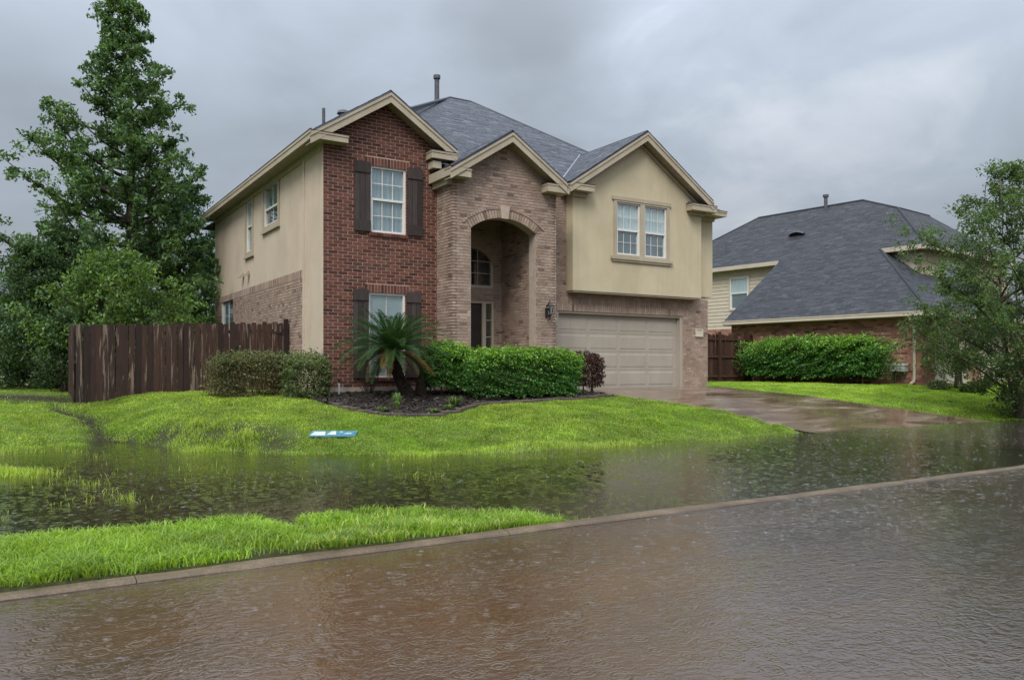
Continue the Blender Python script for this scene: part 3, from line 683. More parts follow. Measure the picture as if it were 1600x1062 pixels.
# below the spring the opening is cut by the hole, above it by the ring of voussoirs
lim = (arad + RING) * (ah / arad)
def cutf(x): return arch_out(x) if abs(x - axc) < lim else -9
class _C: pass
brick_wall(BR, wp, pf, PX0, PX1, .9, 7.5, 'brick_tan', pier_holes(), cvp, bl=.215, bh=.076, cut=lambda x: (cutf(x) if abs(x - axc) < ah + 1e-6 else (cutf(x) if False else -9)), seen=.55)
nv = 27; th0 = math.asin(ah / arad)
for i in range(nv):
    t0 = -th0 + 2 * th0 * i / nv; t1 = -th0 + 2 * th0 * (i + 1) / nv - .008
    if abs((t0 + t1) / 2) < th0 / nv * 1.9: continue
    q = [(axc + arad * math.sin(t0), azc + arad * math.cos(t0)), (axc + arad * math.sin(t1), azc + arad * math.cos(t1)), (axc + (arad + RING - .02) * math.sin(t1), azc + (arad + RING - .02) * math.cos(t1)), (axc + (arad + RING - .02) * math.sin(t0), azc + (arad + RING - .02) * math.cos(t0))]
    BR.add(wp, pf, q, 0, .020, 'brick_tan', .3)
nr = 30; thr = th0 * 1.10
for i in range(nr):                                           # proud outer label course
    t0 = -thr + 2 * thr * i / nr; t1 = -thr + 2 * thr * (i + 1) / nr - .006; r0, r1 = arad + RING - .012, arad + RING + .045
    BR.add(wp, pf, [(axc + r0 * math.sin(t0), azc + r0 * math.cos(t0)), (axc + r0 * math.sin(t1), azc + r0 * math.cos(t1)), (axc + r1 * math.sin(t1), azc + r1 * math.cos(t1)), (axc + r1 * math.sin(t0), azc + r1 * math.cos(t0))], 0, .034, 'brick_tan', .3)
m = MB(); m.ppoly(pf, [(axc - .10, ASP + AR - .02), (axc + .10, ASP + AR - .02), (axc + .145, ASP + AR + .30), (axc - .145, ASP + AR + .30)], 0, .055); m.build('keystone', 'mortar_pale', H)
pls = LEFT(PX0)
wl_ = backing(H, 'wall', pls, PY, 0, .6, 6.45, 'mortar_pale', depth=.12, label='left cheek of the tan brick porch')
brick_wall(BR, wl_, pls, PY, -.02, .9, 6.42, 'brick_tan', bl=.215, bh=.076, seen=.5)
prs = Pl((PX1, 0, 0), (0, 1, 0), (1, 0, 0))
wr_ = backing(H, 'wall', prs, PY, 0, .6, 6.45, 'mortar_pale', depth=.12); brick_wall(BR, wr_, prs, PY, -.02, .9, 6.42, 'brick_tan', bl=.215, bh=.076, seen=0)
# porch interior
PB = 1.0; pin = LEFT(5.62); wi = backing(H, 'wall', pin, PY + .33, PB, .6, 5.75, 'mortar_pale', depth=.2, label='inner brick cheek of the porch recess')
brick_wall(BR, wi, pin, PY + .33, PB, .9, 5.75, 'brick_tan', bl=.215, bh=.076, seen=.3)
pil = Pl((3.50, 0, 0), (0, 1, 0), (1, 0, 0)); wi2 = backing(H, 'wall', pil, PY + .33, PB, .6, 5.75, 'mortar_pale', depth=.2); brick_wall(BR, wi2, pil, PY + .33, PB, .9, 5.75, 'brick_tan', bl=.215, bh=.076, seen=0)
pb = FRONT(PB); DO = (3.75, 5.36, .95, 3.40); UW = (3.95, 5.33, 3.76, 4.92)
wb = backing(H, 'wall', pb, 3.5, 5.62, .6, 5.75, 'mortar_pale', [DO, UW], label='back wall of the porch recess')
brick_wall(BR, wb, pb, 3.5, 5.62, .95, 5.75, 'brick_tan', [DO, UW], bl=.215, bh=.076, seen=.3)
m = MB(); m.box(3.3, 5.8, PY + .33, 1.2, 5.75, 5.8); m.build('porch_ceiling', 'soffit', H)
m = MB(); m.box(3.5, 5.62, PY - .35, PB, .8, .93); m.box(3.2, 6.0, PY - 1.3, PY - .36, .55, .78); m.build('porch_floor', 'concrete_slab', H)
# upper arched porch window: spandrels frame an arched head
uw = window(H, pb, *UW, frame='trim_pale', fw=.07, rec=.05, cols=3, rows=3, sashes=1, back='room_dark', label='dark arched window above the front door')  # the curtain sheet here is near-black, painting the dark of the unlit room
m = MB(); uc = (UW[0] + UW[1]) / 2; uh = (UW[1] - UW[0]) / 2; rise = .46; ur = (uh * uh + rise * rise) / (2 * rise); uz = UW[3] - ur
for i in range(20):
    a, b = UW[0] + 2 * uh * i / 20, UW[0] + 2 * uh * (i + 1) / 20; fa = uz + math.sqrt(max(0, ur * ur - (a - uc) ** 2)); fb = uz + math.sqrt(max(0, ur * ur - (b - uc) ** 2))
    m.ppoly(pb, [(a, fa - .07), (b, fb - .07), (b, UW[3] + .002), (a, UW[3] + .002)], -.06, .012)
m.build('arch_head', 'brick_tan', H)
# front door with sidelight
m = MB()
for a, b in ((3.75, 3.83), (4.98, 5.10), (5.29, 5.36)): m.pbox(pb, a, b, .95, 3.32, -.12, -.01)
m.pbox(pb, 3.75, 5.36, 3.32, 3.40, -.12, -.008); dfm = m.build('door_frame', 'trim_pale', H)
m = MB(); m.pbox(pb, 3.83, 4.98, .96, 3.32, -.13, -.08); fd = m.build('front_door', 'door_dark', H)
for c in ((1.1, 1.7), (1.85, 3.15)):
    q = MB(); q.pbox(pb, 4.0, 4.8, c[0], c[1], -.08, -.066); q.build('panel', 'door_dark', fd)
q = MB(); q.tube([pb.P(4.9, 1.9, -.08), pb.P(4.9, 1.9, -.03), pb.P(4.82, 1.9, -.03)], .014, 8); q.build('handle', 'black_metal', fd)
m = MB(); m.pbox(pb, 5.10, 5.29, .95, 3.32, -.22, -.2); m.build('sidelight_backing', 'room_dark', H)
sdl = MB()
for k in range(1, 5): sdl.pbox(pb, 5.10, 5.29, .95 + 2.37 * k / 5 - .012, .95 + 2.37 * k / 5 + .012, -.075, -.04)
sdo = sdl.build('sidelight_grille', 'trim_pale', H)
for k in range(5):
    q = MB(); q.pbox(pb, 5.10, 5.29, .955 + 2.37 * k / 5, .945 + 2.37 * (k + 1) / 5, -.07, -.064); q.build('pane', 'glass', sdo)

# garage front
pg = FRONT(0.0); GO = (6.86, 11.74, .86, 3.13); GX0, GX1 = 6.20, 12.84
wg = backing(H, 'wall', pg, GX0, GX1, .6, 3.74, 'mortar_pale', [GO], label='tan brick wall round the garage door')
brick_wall(BR, wg, pg, GX0, GX1, .9, 3.72, 'brick_tan', [GO], bl=.215, bh=.076, soldiers=[(6.55, 12.05, 3.13, 3.35), (6.55, 12.05, 3.35, 3.56)], seen=.6)
ws = backing(H, 'wall', pg, GX0, 7.2, 3.742, 6.9, 'mortar_pale'); brick_wall(BR, ws, pg, GX0, 7.2, 3.72, 6.9, 'brick_tan', bl=.215, bh=.076, seen=.5)
m = MB(); m.pbox(pg, 6.86, 6.92, .87, 3.13, -.2, -.02); m.pbox(pg, 11.64, 11.74, .87, 3.13, -.2, -.02); m.pbox(pg, 6.92, 11.64, 3.07, 3.13, -.2, -.02)
m.pbox(pg, 11.60, 11.64, .87, 3.07, -.2, -.10); m.build('garage_frame', 'garage_paint', H)
m = MB(); m.pbox(pg, 6.92, 11.60, .895, 3.07, -.20, -.16)
for k in range(4):                                            # the four sections with a lap between them
    a = .895 + 2.175 * k / 4; b = .895 + 2.175 * (k + 1) / 4 - .008; m.pbox(pg, 6.92, 11.60, a, b, -.16, -.150)
gd = m.build('garage_door', 'garage_paint', H)
for k in range(4):
    a = .895 + 2.175 * k / 4
    for j in range(4):
        u0 = 6.98 + 4.58 * j / 4; u1 = u0 + 4.58 / 4 - .10; v0, v1 = a + .07, a + .47
        q = MB(); q.prism([pg.P(u0, v0, -.150), pg.P(u1, v0, -.150), pg.P(u1, v1, -.150), pg.P(u0, v1, -.150)], [pg.P(u0 + .03, v0 + .03, -.141), pg.P(u1 - .03, v0 + .03, -.141), pg.P(u1 - .03, v1 - .03, -.141), pg.P(u0 + .03, v1 - .03, -.141)]); q.build('panel', 'garage_paint', gd)
m = MB(); m.pbox(pg, 12.28, 12.60, 2.49, 2.74, .012, .035); pq = m.build('address_plaque', 'stone', H)
m = MB(); m.pbox(pg, 12.28, 12.60, 2.49, 2.52, .035, .05); m.pbox(pg, 12.28, 12.60, 2.71, 2.74, .035, .05); m.pbox(pg, 12.28, 12.31, 2.52, 2.71, .035, .05); m.pbox(pg, 12.57, 12.60, 2.52, 2.71, .035, .05); m.build('raised_border', 'stone', pq)

# stucco bay over the garage
ps = FRONT(-.32); TWO = [(8.77, 9.67, 4.84, 6.385), (9.85, 10.74, 4.84, 6.385)]
cvs = gconv(7.18, 12.23, 3.70, 9.72, 8.33, .65)
backing(H, 'wall', ps, 7.18, 12.23, 3.70, 8.4, 'stucco', TWO, cvs, depth=.31, label='cream stucco upper bay with gable')
backing(H, 'wall', pg, 12.23, 13.06, 3.78, 6.75, 'stucco', depth=.3, label='set-back cream stucco strip at the right corner')
for i, t in enumerate(TWO): window(H, ps, *t, fw=.045, rec=.05, cols=3, rows=2, back='blind', low_back='screen_mesh', split=.475, grid=.012)
m = MB()
m.pbox(ps, 8.66, 8.77, 4.78, 6.44, 0, .035); m.pbox(ps, 9.67, 9.85, 4.84, 6.385, 0, .035); m.pbox(ps, 10.74, 10.85, 4.78, 6.44, 0, .035)
m.pbox(ps, 8.77, 10.74, 6.385, 6.44, 0, .036); m.pbox(ps, 8.60, 10.91, 6.44, 6.55, 0, .05); m.pbox(ps, 8.77, 10.74, 4.78, 4.84, 0, .036)
m.pbox(ps, 8.55, 10.96, 4.69, 4.78, 0, .07); m.pbox(ps, 8.58, 10.93, 4.63, 4.69, 0, .045); m.build('window_surround', 'trim', H)
m = MB(); m.box(7.2, 12.2, -.30, .0, 3.65, 3.70); m.build('bay_soffit', 'soffit', H)

# left side wall: stucco above, tan brick below, stucco corner strip
pw = LEFT(0.0); HD = 11.85; WA = (3.78, 5.27, 5.62, 6.80); WBn = (6.62, 7.36, 5.13, 6.75); WC = (9.2, 10.95, 2.55, 3.92)
backing(H, 'wall', pw, 1.49, HD, 4.02, 7.1, 'stucco_side', [WA, WBn], label='beige stucco upper side wall')
m = MB(); m.pbox(pw, .17, 1.49, .6, 7.1, -.15, 0); m.pbox(pw, -.008, 1.49, .6, 7.1, .0, .016); m.pbox(pw, -.006, .05, .6, 6.9, .016, .026); m.pbox(pw, 1.36, 1.49, .6, 6.9, .016, .045); m.pbox(pw, .05, 1.36, 6.72, 6.9, .016, .045); m.build('corner_pilaster', 'stucco_side', H)
wsd = backing(H, 'wall', pw, 1.49, HD, .6, 4.02, 'mortar_pale', [WC], label='tan brick lower side wall')
brick_wall(BR, wsd, pw, 1.49, HD, .9, 3.80, 'brick_tan', [WC], bl=.215, bh=.076, soldiers=[(1.49, HD, 3.80, 4.02)], seen=.35)
window(H, pw, *WA, fw=.05, rec=.05, cols=2, rows=1, back='curtain', low_back='room_dark', split=.42)  # lower sheet is coloured near-black to stand for the unlit room
window(H, pw, *WBn, fw=.05, rec=.05, cols=1, rows=1, back='blind', low_back='screen_mesh', split=.5)
window(H, pw, *WC, fw=.06, rec=.06, cols=2, rows=1, sashes=1, back='curtain')
for (a, b, c, d) in (WA, WBn):
    m = MB(); t = .13; m.pbox(pw, a - t, a, c - t, d + t, 0, .04); m.pbox(pw, b, b + t, c - t, d + t, 0, .04); m.pbox(pw, a, b, d, d + t, 0, .038); m.pbox(pw, a, b, c - t, c, 0, .038); m.pbox(pw, a - t - .03, b + t + .03, c - t - .06, c - t, 0, .07)
    m.build('window_surround', 'trim', H)
for yy in (7.05, 7.75):
    q = MB(); q.pbox(pw, yy - .05, yy + .05, 4.43, 4.53, 0, .03); q.prism([pw.P(yy - .06, 4.40, .03), pw.P(yy + .06, 4.40, .03), pw.P(yy + .06, 4.56, .03), pw.P(yy - .06, 4.56, .03)], [pw.P(yy - .07, 4.36, .16), pw.P(yy + .07, 4.36, .16), pw.P(yy + .07, 4.42, .16), pw.P(yy - .07, 4.42, .16)]); q.build('vent_hood', 'trim', H)
backing(H, 'wall', Pl((13.06, 0, 0), (0, 1, 0), (1, 0, 0)), .302, HD, 3.78, 6.75, 'stucco', depth=.2)
wrr = backing(H, 'wall', Pl((12.84, 0, 0), (0, 1, 0), (1, 0, 0)), .17, HD, .6, 3.78, 'mortar_pale', depth=.2)
backing(H, 'wall', Pl((0, HD + .2, 0), (1, 0, 0), (0, 1, 0)), 0, 13.06, .6, 6.9, 'stucco', depth=.2)

# roofs
AA, AB = (6.74, 6.4, 11.0), (7.62, 6.4, 11.0)
def zf(y): return 6.55 + (11.0 - 6.55) * (y + .3) / 6.7
roof_slope(SH, H, [(.3, .12, zf(.12)), (12.9, .12, zf(.12)), (7.62, 6.4, 11.0), (6.74, 6.4, 11.0)], 'shingle', label='main front roof slope')
roof_slope(SH, H, [(-.42, -.30, 7.03), (-.42, 12.35, 7.03), AA], 'shingle', seen=0)
roof_slope(SH, H, [(13.25, 12.35, 6.55), (13.25, -.3, 6.55), AB], 'shingle', seen=0)
roof_slope(SH, H, [(13.25, 12.35, 6.55), (-.42, 12.35, 6.6), AA, AB], 'shingle', seen=0)
m = MB(); m.face([AA, (-.42, -.30, 7.03), (.3, .12, zf(.12))]); m.build('hip_infill', 'shingle', H)
m = MB(); m.tube([AA, AB], .05, 6); m.tube([AB, (12.9, .12, zf(.12))], .045, 6); m.tube([AA, (1.2, .6, 7.75)], .045, 6); m.build('ridge_cap', 'shingle', H)
def gable_roof(xc, zp, p, hl, hr, yf, yb, wall_y, rk=.235, seen=.8, label=None):
    zl, zr = zp - p * hl, zp - p * hr
    roof_slope(SH, H, [(xc - hl, yb, zl), (xc - hl, yf, zl), (xc, yf, zp), (xc, yb, zp)], 'shingle', seen=seen, label=label)
    roof_slope(SH, H, [(xc + hr, yf, zr), (xc + hr, yb, zr), (xc, yb, zp), (xc, yf, zp)], 'shingle', seen=.05)
    m = MB(); m.tube([(xc, yf + .02, zp - .012), (xc, yb, zp - .012)], .04, 6); m.build('ridge_cap', 'shingle', H)
    pl = FRONT(yf + .03)
    for s, h in ((-1, hl), (1, hr)):
        q = MB(); q.ppoly(pl, ccw([(xc, zp - .06), (xc, zp - .06 - rk), (xc + s * h, zp - .06 - rk - p * h), (xc + s * h, zp - .06 - p * h)]), 0, .035)
        q.ppoly(pl, ccw([(xc, zp - .055), (xc, zp - .125), (xc + s * (h + .01), zp - .125 - p * h), (xc + s * (h + .01), zp - .055 - p * h)]), .035, .055); q.build('rake_board', 'trim', H)
        q = MB(); a, b = (xc, zp - .10 - rk + .06), (xc + s * h, zp - .10 - rk + .06 - p * h)
        q.prism([(a[0], yf + .03, a[1]), (b[0], yf + .03, b[1]), (b[0], wall_y - .001, b[1]), (a[0], wall_y - .001, a[1])], [(a[0], yf + .03, a[1] + .02), (b[0], yf + .03, b[1] + .02), (b[0], wall_y - .001, b[1] + .02), (a[0], wall_y - .001, a[1] + .02)]); q.build('soffit', 'soffit', H)
        if xc < 9: continue
        q = MB(); plw = FRONT(wall_y - .012); t = zp - .09 - rk; q.ppoly(plw, ccw([(xc, t), (xc, t - .10), (xc + s * (h - .12), t - .10 - p * (h - .12)), (xc + s * (h - .12), t - p * (h - .12))]), 0, .03); q.build('frieze_board', 'trim', H)
gable_roof(1.6, 8.33, .645, 2.02, 1.86, -.36, 2.9, 0.0, label='roof over the red brick gable')
gable_roof(4.61, 7.60, .645, 1.80, 1.72, -1.22, 1.7, PY, label='roof over the porch gable')
gable_roof(9.72, 8.54, .65, 2.83, 2.74, -.63, 3.1, -.32, label='roof over the stucco gable')
def cornice(x0, x1, yf, yb, z0, z1, cap=.10, roofed=True):
    """boxed eave return with a small shingled top"""
    m = MB(); m.box(x0, x1, yf, yb, z0, z1); m.box(x0 - .012, x1 + .012, yf - .014, yb, z1 - .055, z1 + .004); o = m.build('eave_return', 'trim', H)
    if roofed:
        q = MB(); e = .03; b = [(x0 - e, yf - e, z1 + .006), (x1 + e, yf - e, z1 + .006), (x1 + e, yb, z1 + .006), (x0 - e, yb, z1 + .006)]; d = min(.28, (x1 - x0) * .35)
        q.prism(b, [(x0 - e + d * .4, yb - .02, z1 + cap), (x1 + e - d, yb - .02, z1 + cap), (x1 + e - d, yb, z1 + cap), (x0 - e + d * .4, yb, z1 + cap)]); q.build('return_roof', 'shingle', o)
cornice(-.40, .50, -.36, -.001, 6.87, 7.05, .11); cornice(2.72, 3.45, -.36, -.001, 6.84, 7.04, .10)
m = MB(); m.box(2.78, 3.02, -.30, -.001, 6.60, 6.78); m.build('frieze_block', 'trim', H)
cornice(2.80, 3.40, -1.20, PY - .012, 6.24, 6.46, .10)
m = MB(); m.box(2.80, 3.029, PY - .012, .0, 6.24, 6.46); m.box(2.90, 3.029, PY, .0, 6.10, 6.235); m.build('eave_box', 'trim', H)
cornice(5.72, 6.43, -1.20, PY - .012, 6.18, 6.40, .06); m = MB(); m.box(6.201, 6.43, PY - .012, 0, 6.18, 6.40); m.build('eave_box', 'trim', H)
cornice(6.92, 7.74, -.62, -.332, 6.49, 6.68, .09); m = MB(); m.box(7.12, 7.62, -.40, -.332, 6.36, 6.488); m.build('frieze_block', 'trim', H)
m = MB(); m.box(6.90, 7.178, -.332, 0, 6.49, 6.68); m.build('eave_box', 'trim', H)
cornice(11.58, 12.62, -.62, -.332, 6.40, 6.60, .10); m = MB(); m.box(11.70, 12.30, -.40, -.332, 6.29, 6.398); m.build('frieze_block', 'trim', H)
cornice(12.24, 13.30, -.40, -.001, 6.37, 6.54, .11); m = MB(); m.box(13.062, 13.30, -.001, 12.3, 6.37, 6.54); m.build('eave_box', 'trim', H)
m = MB(); m.box(12.30, 13.06, -.10, -.001, 6.24, 6.368); m.build('frieze_block', 'trim', H)
# long left eave with fascia and soffit
m = MB(); m.box(-.42, -.395, -.359, 12.36, 6.86, 7.05); m.box(-.435, -.42, -.37, 12.37, 6.99, 7.055); m.build('fascia', 'trim', H)
m = MB(); m.box(-.395, -.002, -.001, 12.3, 6.88, 6.90); m.build('soffit', 'soffit', H)
m = MB(); m.box(-.05, -.001, .0, HD, 6.74, 6.878); m.build('frieze_board', 'trim', H)
m = MB(); m.box(-.44, -.40, -.37, 12.37, 7.058, 7.085); m.build('drip_course', 'shingle', H)
# vents and flashing
def pipe(x, y, z, h, r, cap=False):
    m = MB(); m.tube([(x, y, z - .3), (x, y, z + h)], r, 10)
    if cap: m.tube([(x, y, z + h), (x, y, z + h + .12)], r * 1.45, 10)
    m.build('vent_pipe', 'pipe_grey', H)
pipe(6.35, 6.6, 10.8, .85, .085, True); pipe(.35, 1.0, 7.5, .55, .04); pipe(.12, 2.9, 7.3, .28, .04); pipe(.05, 7.0, 7.3, .25, .04)
m = MB(); m.tube([(.72, .6, 7.5), (.72, .6, 7.86)], .11, 12); m.tube([(.72, .6, 7.86), (.72, .6, 7.93), (.72, .6, 7.97)], [.16, .13, .03], 12); m.build('roof_turbine', 'pipe_grey', H)
# valley flashing between the stucco gable and the main slope
def zl_(x): return 8.54 - .65 * (9.72 - x)
vp = []
for x in (6.95, 8.0, 9.72):
    z = zl_(x) + .03; y = (z - 6.55) / (4.45 / 6.7) - .3; vp.append(Vector((x, y, z)))
m = MB(); m.tube(vp, .03, 6); m.build('valley_flashing', 'flashing', H)

# ------------------------------------------------------------------ the neighbour's house
NA = math.radians(6.65); N0 = Vector((21.2418, -2.1912, 0)); ND = Vector((-math.sin(NA), math.cos(NA), 0)); NI = Vector((math.cos(NA), math.sin(NA), 0))
def nb(u, off, z): return N0 + ND * u + NI * off + Vector((0, 0, z))
K = thing('neighbour_house', tuple(nb(4, 5, .8)), 'pink brick house with big dark grey hipped roof beyond the driveway', 'house')
BN = Field('brick', 'brickwork'); SN = Field('shingle', 'shingle_courses')
side = lambda off: Pl(nb(0, off, 0), ND, -NI)
front = lambda u: Pl(nb(u, 0, 0), NI, -ND)
s0 = side(0)
wn = backing(K, 'wall', s0, 0, 8.1, .5, 3.55, 'mortar_red', label='pink brick garage side wall'); brick_wall(BN, wn, s0, 0, 8.1, .82, 3.30, 'brick_pink', soldiers=[(0, 8.1, 3.30, 3.50)])
backing(K, 'wall', Pl(nb(8.1, 0, 0), NI, ND), 0, 4.2, .5, 3.5, 'mortar_red')
f0 = front(0); D1 = (1.05, 4.30, .8, 2.95); D2 = (5.15, 8.4, .8, 2.95)
wf = backing(K, 'wall', f0, 0, 10.5, .5, 3.55, 'mortar_red', [D1, D2], label='garage front wall of pink brick'); brick_wall(BN, wf, f0, 0, 10.5, .82, 3.5, 'brick_pink', [D1, D2], seen=.5)
for (a, b, c, d) in (D1, D2):
    m = MB(); m.pbox(f0, a, b, c, d, -.2, -.14); g = m.build('garage_door', 'siding', K)
    for k in range(4):
        for j in range(4):
            q = MB(); u0 = a + .05 + (b - a - .1) * j / 4; q.pbox(f0, u0 + .03, u0 + (b - a - .1) / 4 - .03, c + .06 + (d - c) * k / 4, c - .05 + (d - c) * (k + 1) / 4, -.14, -.125); q.build('panel', 'siding', g)
# upper storey: siding towards us, stucco to the street
s4 = side(4.2); NW1 = (10.15, 11.2, 4.40, 5.95); NW2 = (12.9, 13.9, 4.40, 5.95)
wsi = backing(K, 'wall', s4, 1.95, 16.4, 3.42, 6.45, 'siding', [NW1, NW2], depth=.15, label='beige lap siding of the upper storey')
v = 3.42
while v < 6.4:
    for (a, b) in ((8.1, 10.07), (11.28, 12.82), (13.98, 16.4)) if 4.3 < v + .08 and v < 6.02 else ((8.1, 12.2), (12.2, 16.4)):
        q = MB(); q.prism([s4.P(a, v, 0), s4.P(b - .003, v, 0), s4.P(b - .003, v + .178, 0), s4.P(a, v + .178, 0)], [s4.P(a, v, .026), s4.P(b - .003, v, .026), s4.P(b - .003, v + .178, .006), s4.P(a, v + .178, .006)]); q.build('siding_board', 'siding', wsi)
    v += .178
for t in (NW1, NW2):
    window(K, s4, *t, fw=.05, rec=.0, cols=1, rows=1, back='blind', low_back='screen_mesh')
    m = MB(); a, b, c, d = t; m.pbox(s4, a - .08, a, c - .08, d + .08, .0, .05); m.pbox(s4, b, b + .08, c - .08, d + .08, .0, .05); m.pbox(s4, a, b, d, d + .08, 0, .05); m.pbox(s4, a, b, c - .08, c, 0, .05); m.build('window_surround', 'trim_pale', K)
wlo = backing(K, 'wall', s4, 8.1, 16.4, .5, 3.42, 'mortar_red', [(9.3, 11.3, 2.0, 2.95)], label='brick wall below the siding'); brick_wall(BN, wlo, s4, 8.1, 16.4, .85, 3.40, 'brick_pink', [(9.3, 11.3, 2.0, 2.95)], seen=.5)
window(K, s4, 9.3, 11.3, 2.0, 2.95, fw=.06, rec=.04, cols=2, rows=1, sashes=1, back='blind')
f2 = front(1.95); backing(K, 'wall', f2, 4.2, 13.2, 3.4, 6.45, 'stucco', [(6.6, 8.0, 4.6, 6.1)], label='beige stucco upper front'); window(K, f2, 6.6, 8.0, 4.6, 6.1, fw=.06, cols=2, rows=2)
# roofs: wing slope and main slope are one plane
def zr(off): return 3.50 + .7 * (off + .4)
def R(u, off): return tuple(nb(u, off, zr(off)))
roof_slope(SN, K, [R(-.42, -.4), R(8.2, -.4), R(8.2, 3.84), R(3.43, 3.84)], 'shingle_dark', label='lower slope over the garage wing')
roof_slope(SN, K, [R(1.55, 3.84), R(16.8, 3.84), R(12.4, 8.33), R(6.52, 8.33), R(4.24, 7.08)], 'shingle_dark', label='upper slope below the ridge')
ZT = zr(8.33)
zw = lambda u: 3.5 + (zr(3.84) - 3.5) * (u + .42) / 3.85
roof_slope(SN, K, [tuple(nb(-.42, 11, 3.5)), tuple(nb(-.42, -.4, 3.5)), R(3.43, 3.84), tuple(nb(3.43, 11, zr(3.84)))], 'shingle_dark', seen=.3)
roof_slope(SN, K, [tuple(nb(1.55, 13.4, zr(3.84))), R(1.55, 3.84), R(4.24, 7.08), tuple(nb(4.24, 10.2, zr(7.08)))], 'shingle_dark', seen=.3)
roof_slope(SN, K, [tuple(nb(4.24, 9.6, zr(7.08))), R(4.24, 7.08), R(6.52, 8.33)], 'shingle_dark', seen=.2)
roof_slope(SN, K, [R(16.8, 3.84), tuple(nb(16.8, 13, zr(3.84))), R(12.4, 8.33)], 'shingle_dark', seen=0)
roof_slope(SN, K, [tuple(nb(16.8, 13, zr(3.84))), tuple(nb(1.55, 13, zr(3.84))), R(6.52, 8.40), R(12.4, 8.40)], 'shingle_dark', seen=0)
m = MB(); m.tube([R(12.4, 8.33), R(6.52, 8.33)], .07, 6); m.tube([R(6.52, 8.33), R(4.24, 7.08), R(1.55, 3.84)], .06, 6); m.tube([R(3.43, 3.84), R(-.42, -.4)], .06, 6); m.tube([R(12.4, 8.33), R(16.8, 3.84)], .06, 6); m.tube([R(4.24, 7.08), tuple(nb(4.24, 10.2, zr(7.08)))], .06, 6); m.build('ridge_cap', 'shingle_dark', K)
ge = side(-.4)
m = MB(); m.pbox(ge, -.45, 8.25, 3.34, 3.47, .0, .11); m.pbox(ge, -.45, 8.25, 3.46, 3.50, .08, .125); m.build('gutter', 'gutter', K, label='beige gutter of the garage wing')
gf = front(-.42); m = MB(); m.pbox(gf, -.40, 11, 3.34, 3.48, 0, .1); m.build('gutter', 'gutter', K)
m = MB(); m.box; q4 = side(0)
m.pbox(q4, -.4, 8.2, 3.30, 3.335, .002, .39); m.build('soffit', 'soffit', K)
u4 = side(3.84); m = MB(); m.pbox(u4, 8.25, 16.8, 6.30, 6.49, 0, .07); m.build('fascia', 'trim_pale', K); m = MB(); m.pbox(u4, 1.5, 3.36, 6.30, 6.49, 0, .07); m.build('fascia', 'trim_pale', K)
uf = front(1.55); m = MB(); m.pbox(uf, 3.80, 13.4, 6.30, 6.49, 0, .06); m.build('fascia', 'trim_pale', K)
m = MB(); m.pbox(side(4.2), 8.25, 16.8, 6.30, 6.33, .027, .36); m.pbox(side(4.2), 1.5, 3.4, 6.30, 6.33, .027, .36); m.build('soffit', 'soffit', K)
m = MB(); m.pbox(front(8.2), -.3, 3.84, 0, .001, 0, .001); 
rp = Pl(nb(8.2, -.4, 3.5), NI + Vector((0, 0, .7)), ND, (0, 0, 1)); m = MB(); m.pbox(rp, 0, 5.15, -.20, -.03, 0, .04); m.build('rake_board', 'trim_pale', K)
m = MB(); c = nb(.22, -.42, 3.36); m.tube([c, nb(.22, -.40, 3.22), nb(.22, -.10, 3.02), nb(.22, -.08, 2.8), nb(.22, -.08, 1.15), nb(.22, -.12, 1.0), nb(.22, -.42, .90)], .055, 8); m.build('downspout', 'gutter', K)
def roofpipe(u, off, h, r, cap=False):
    p = Vector(R(u, off)); m = MB(); m.tube([p - Vector((0, 0, .2)), p + Vector((0, 0, h))], r, 8)
    if cap: m.tube([p + Vector((0, 0, h)), p + Vector((0, 0, h + .12))], r * 1.6, 8)
    m.build('vent_pipe', 'pipe_grey', K)
roofpipe(8.4, 8.2, .55, .09, True); roofpipe(12.3, 5.3, .5, .04)
p = Vector(R(8.6, 6.0)); m = MB()
for i in range(8): 
    a = -.42 + .84 * i / 8; b = -.42 + .84 * (i + 1) / 8; h = lambda t: .16 * math.cos(t / .84 * 2.6)
    m.prism([p + ND * a, p + ND * b, p + ND * b + Vector((0, 0, .03)), p + ND * a + Vector((0, 0, .03))], [p + ND * a + NI * .0 - NI * .25 + Vector((0, 0, -.06 + h(a))), p + ND * b - NI * .25 + Vector((0, 0, -.06 + h(b))), p + ND * b - NI * .2 + Vector((0, 0, h(b))), p + ND * a - NI * .2 + Vector((0, 0, h(a)))])
m.build('roof_vent', 'pipe_grey', K)
BR.emit(); SH.emit(); BN.emit(); SN.emit()

# far house at the left edge
def cam_pt(px, depth, z): return CAM + FWD * depth + RIGHT * ((px - 800) / 1250 * depth) + Vector((0, 0, z - CAM.z))
c = cam_pt(-60, 46, 0); FH = thing('distant_house', (c.x, c.y, .8), 'grey-roofed house half hidden by the trees at the left edge', 'house')
def FB(a, b, z): return c + RIGHT * a + FWD * b + Vector((0, 0, z))
FS = Field('shingle', 'shingle_courses')
m = MB(); m.prism([FB(-7, 1, .5), FB(3.4, 1, .5), FB(3.4, 9, .5), FB(-7, 9, .5)], [FB(-7, 1, 3.9), FB(3.4, 1, 3.9), FB(3.4, 9, 3.9), FB(-7, 9, 3.9)]); m.build('wall', 'siding', FH)
roof_slope(FS, FH, [tuple(FB(-7.4, .6, 4.2)), tuple(FB(3.9, .6, 4.2)), tuple(FB(.6, 4.5, 7.0)), tuple(FB(-5, 4.5, 7.0))], 'shingle')
roof_slope(FS, FH, [tuple(FB(3.9, .6, 4.2)), tuple(FB(3.9, 9, 4.2)), tuple(FB(.6, 4.5, 7.0))], 'shingle'); FS.emit(0)
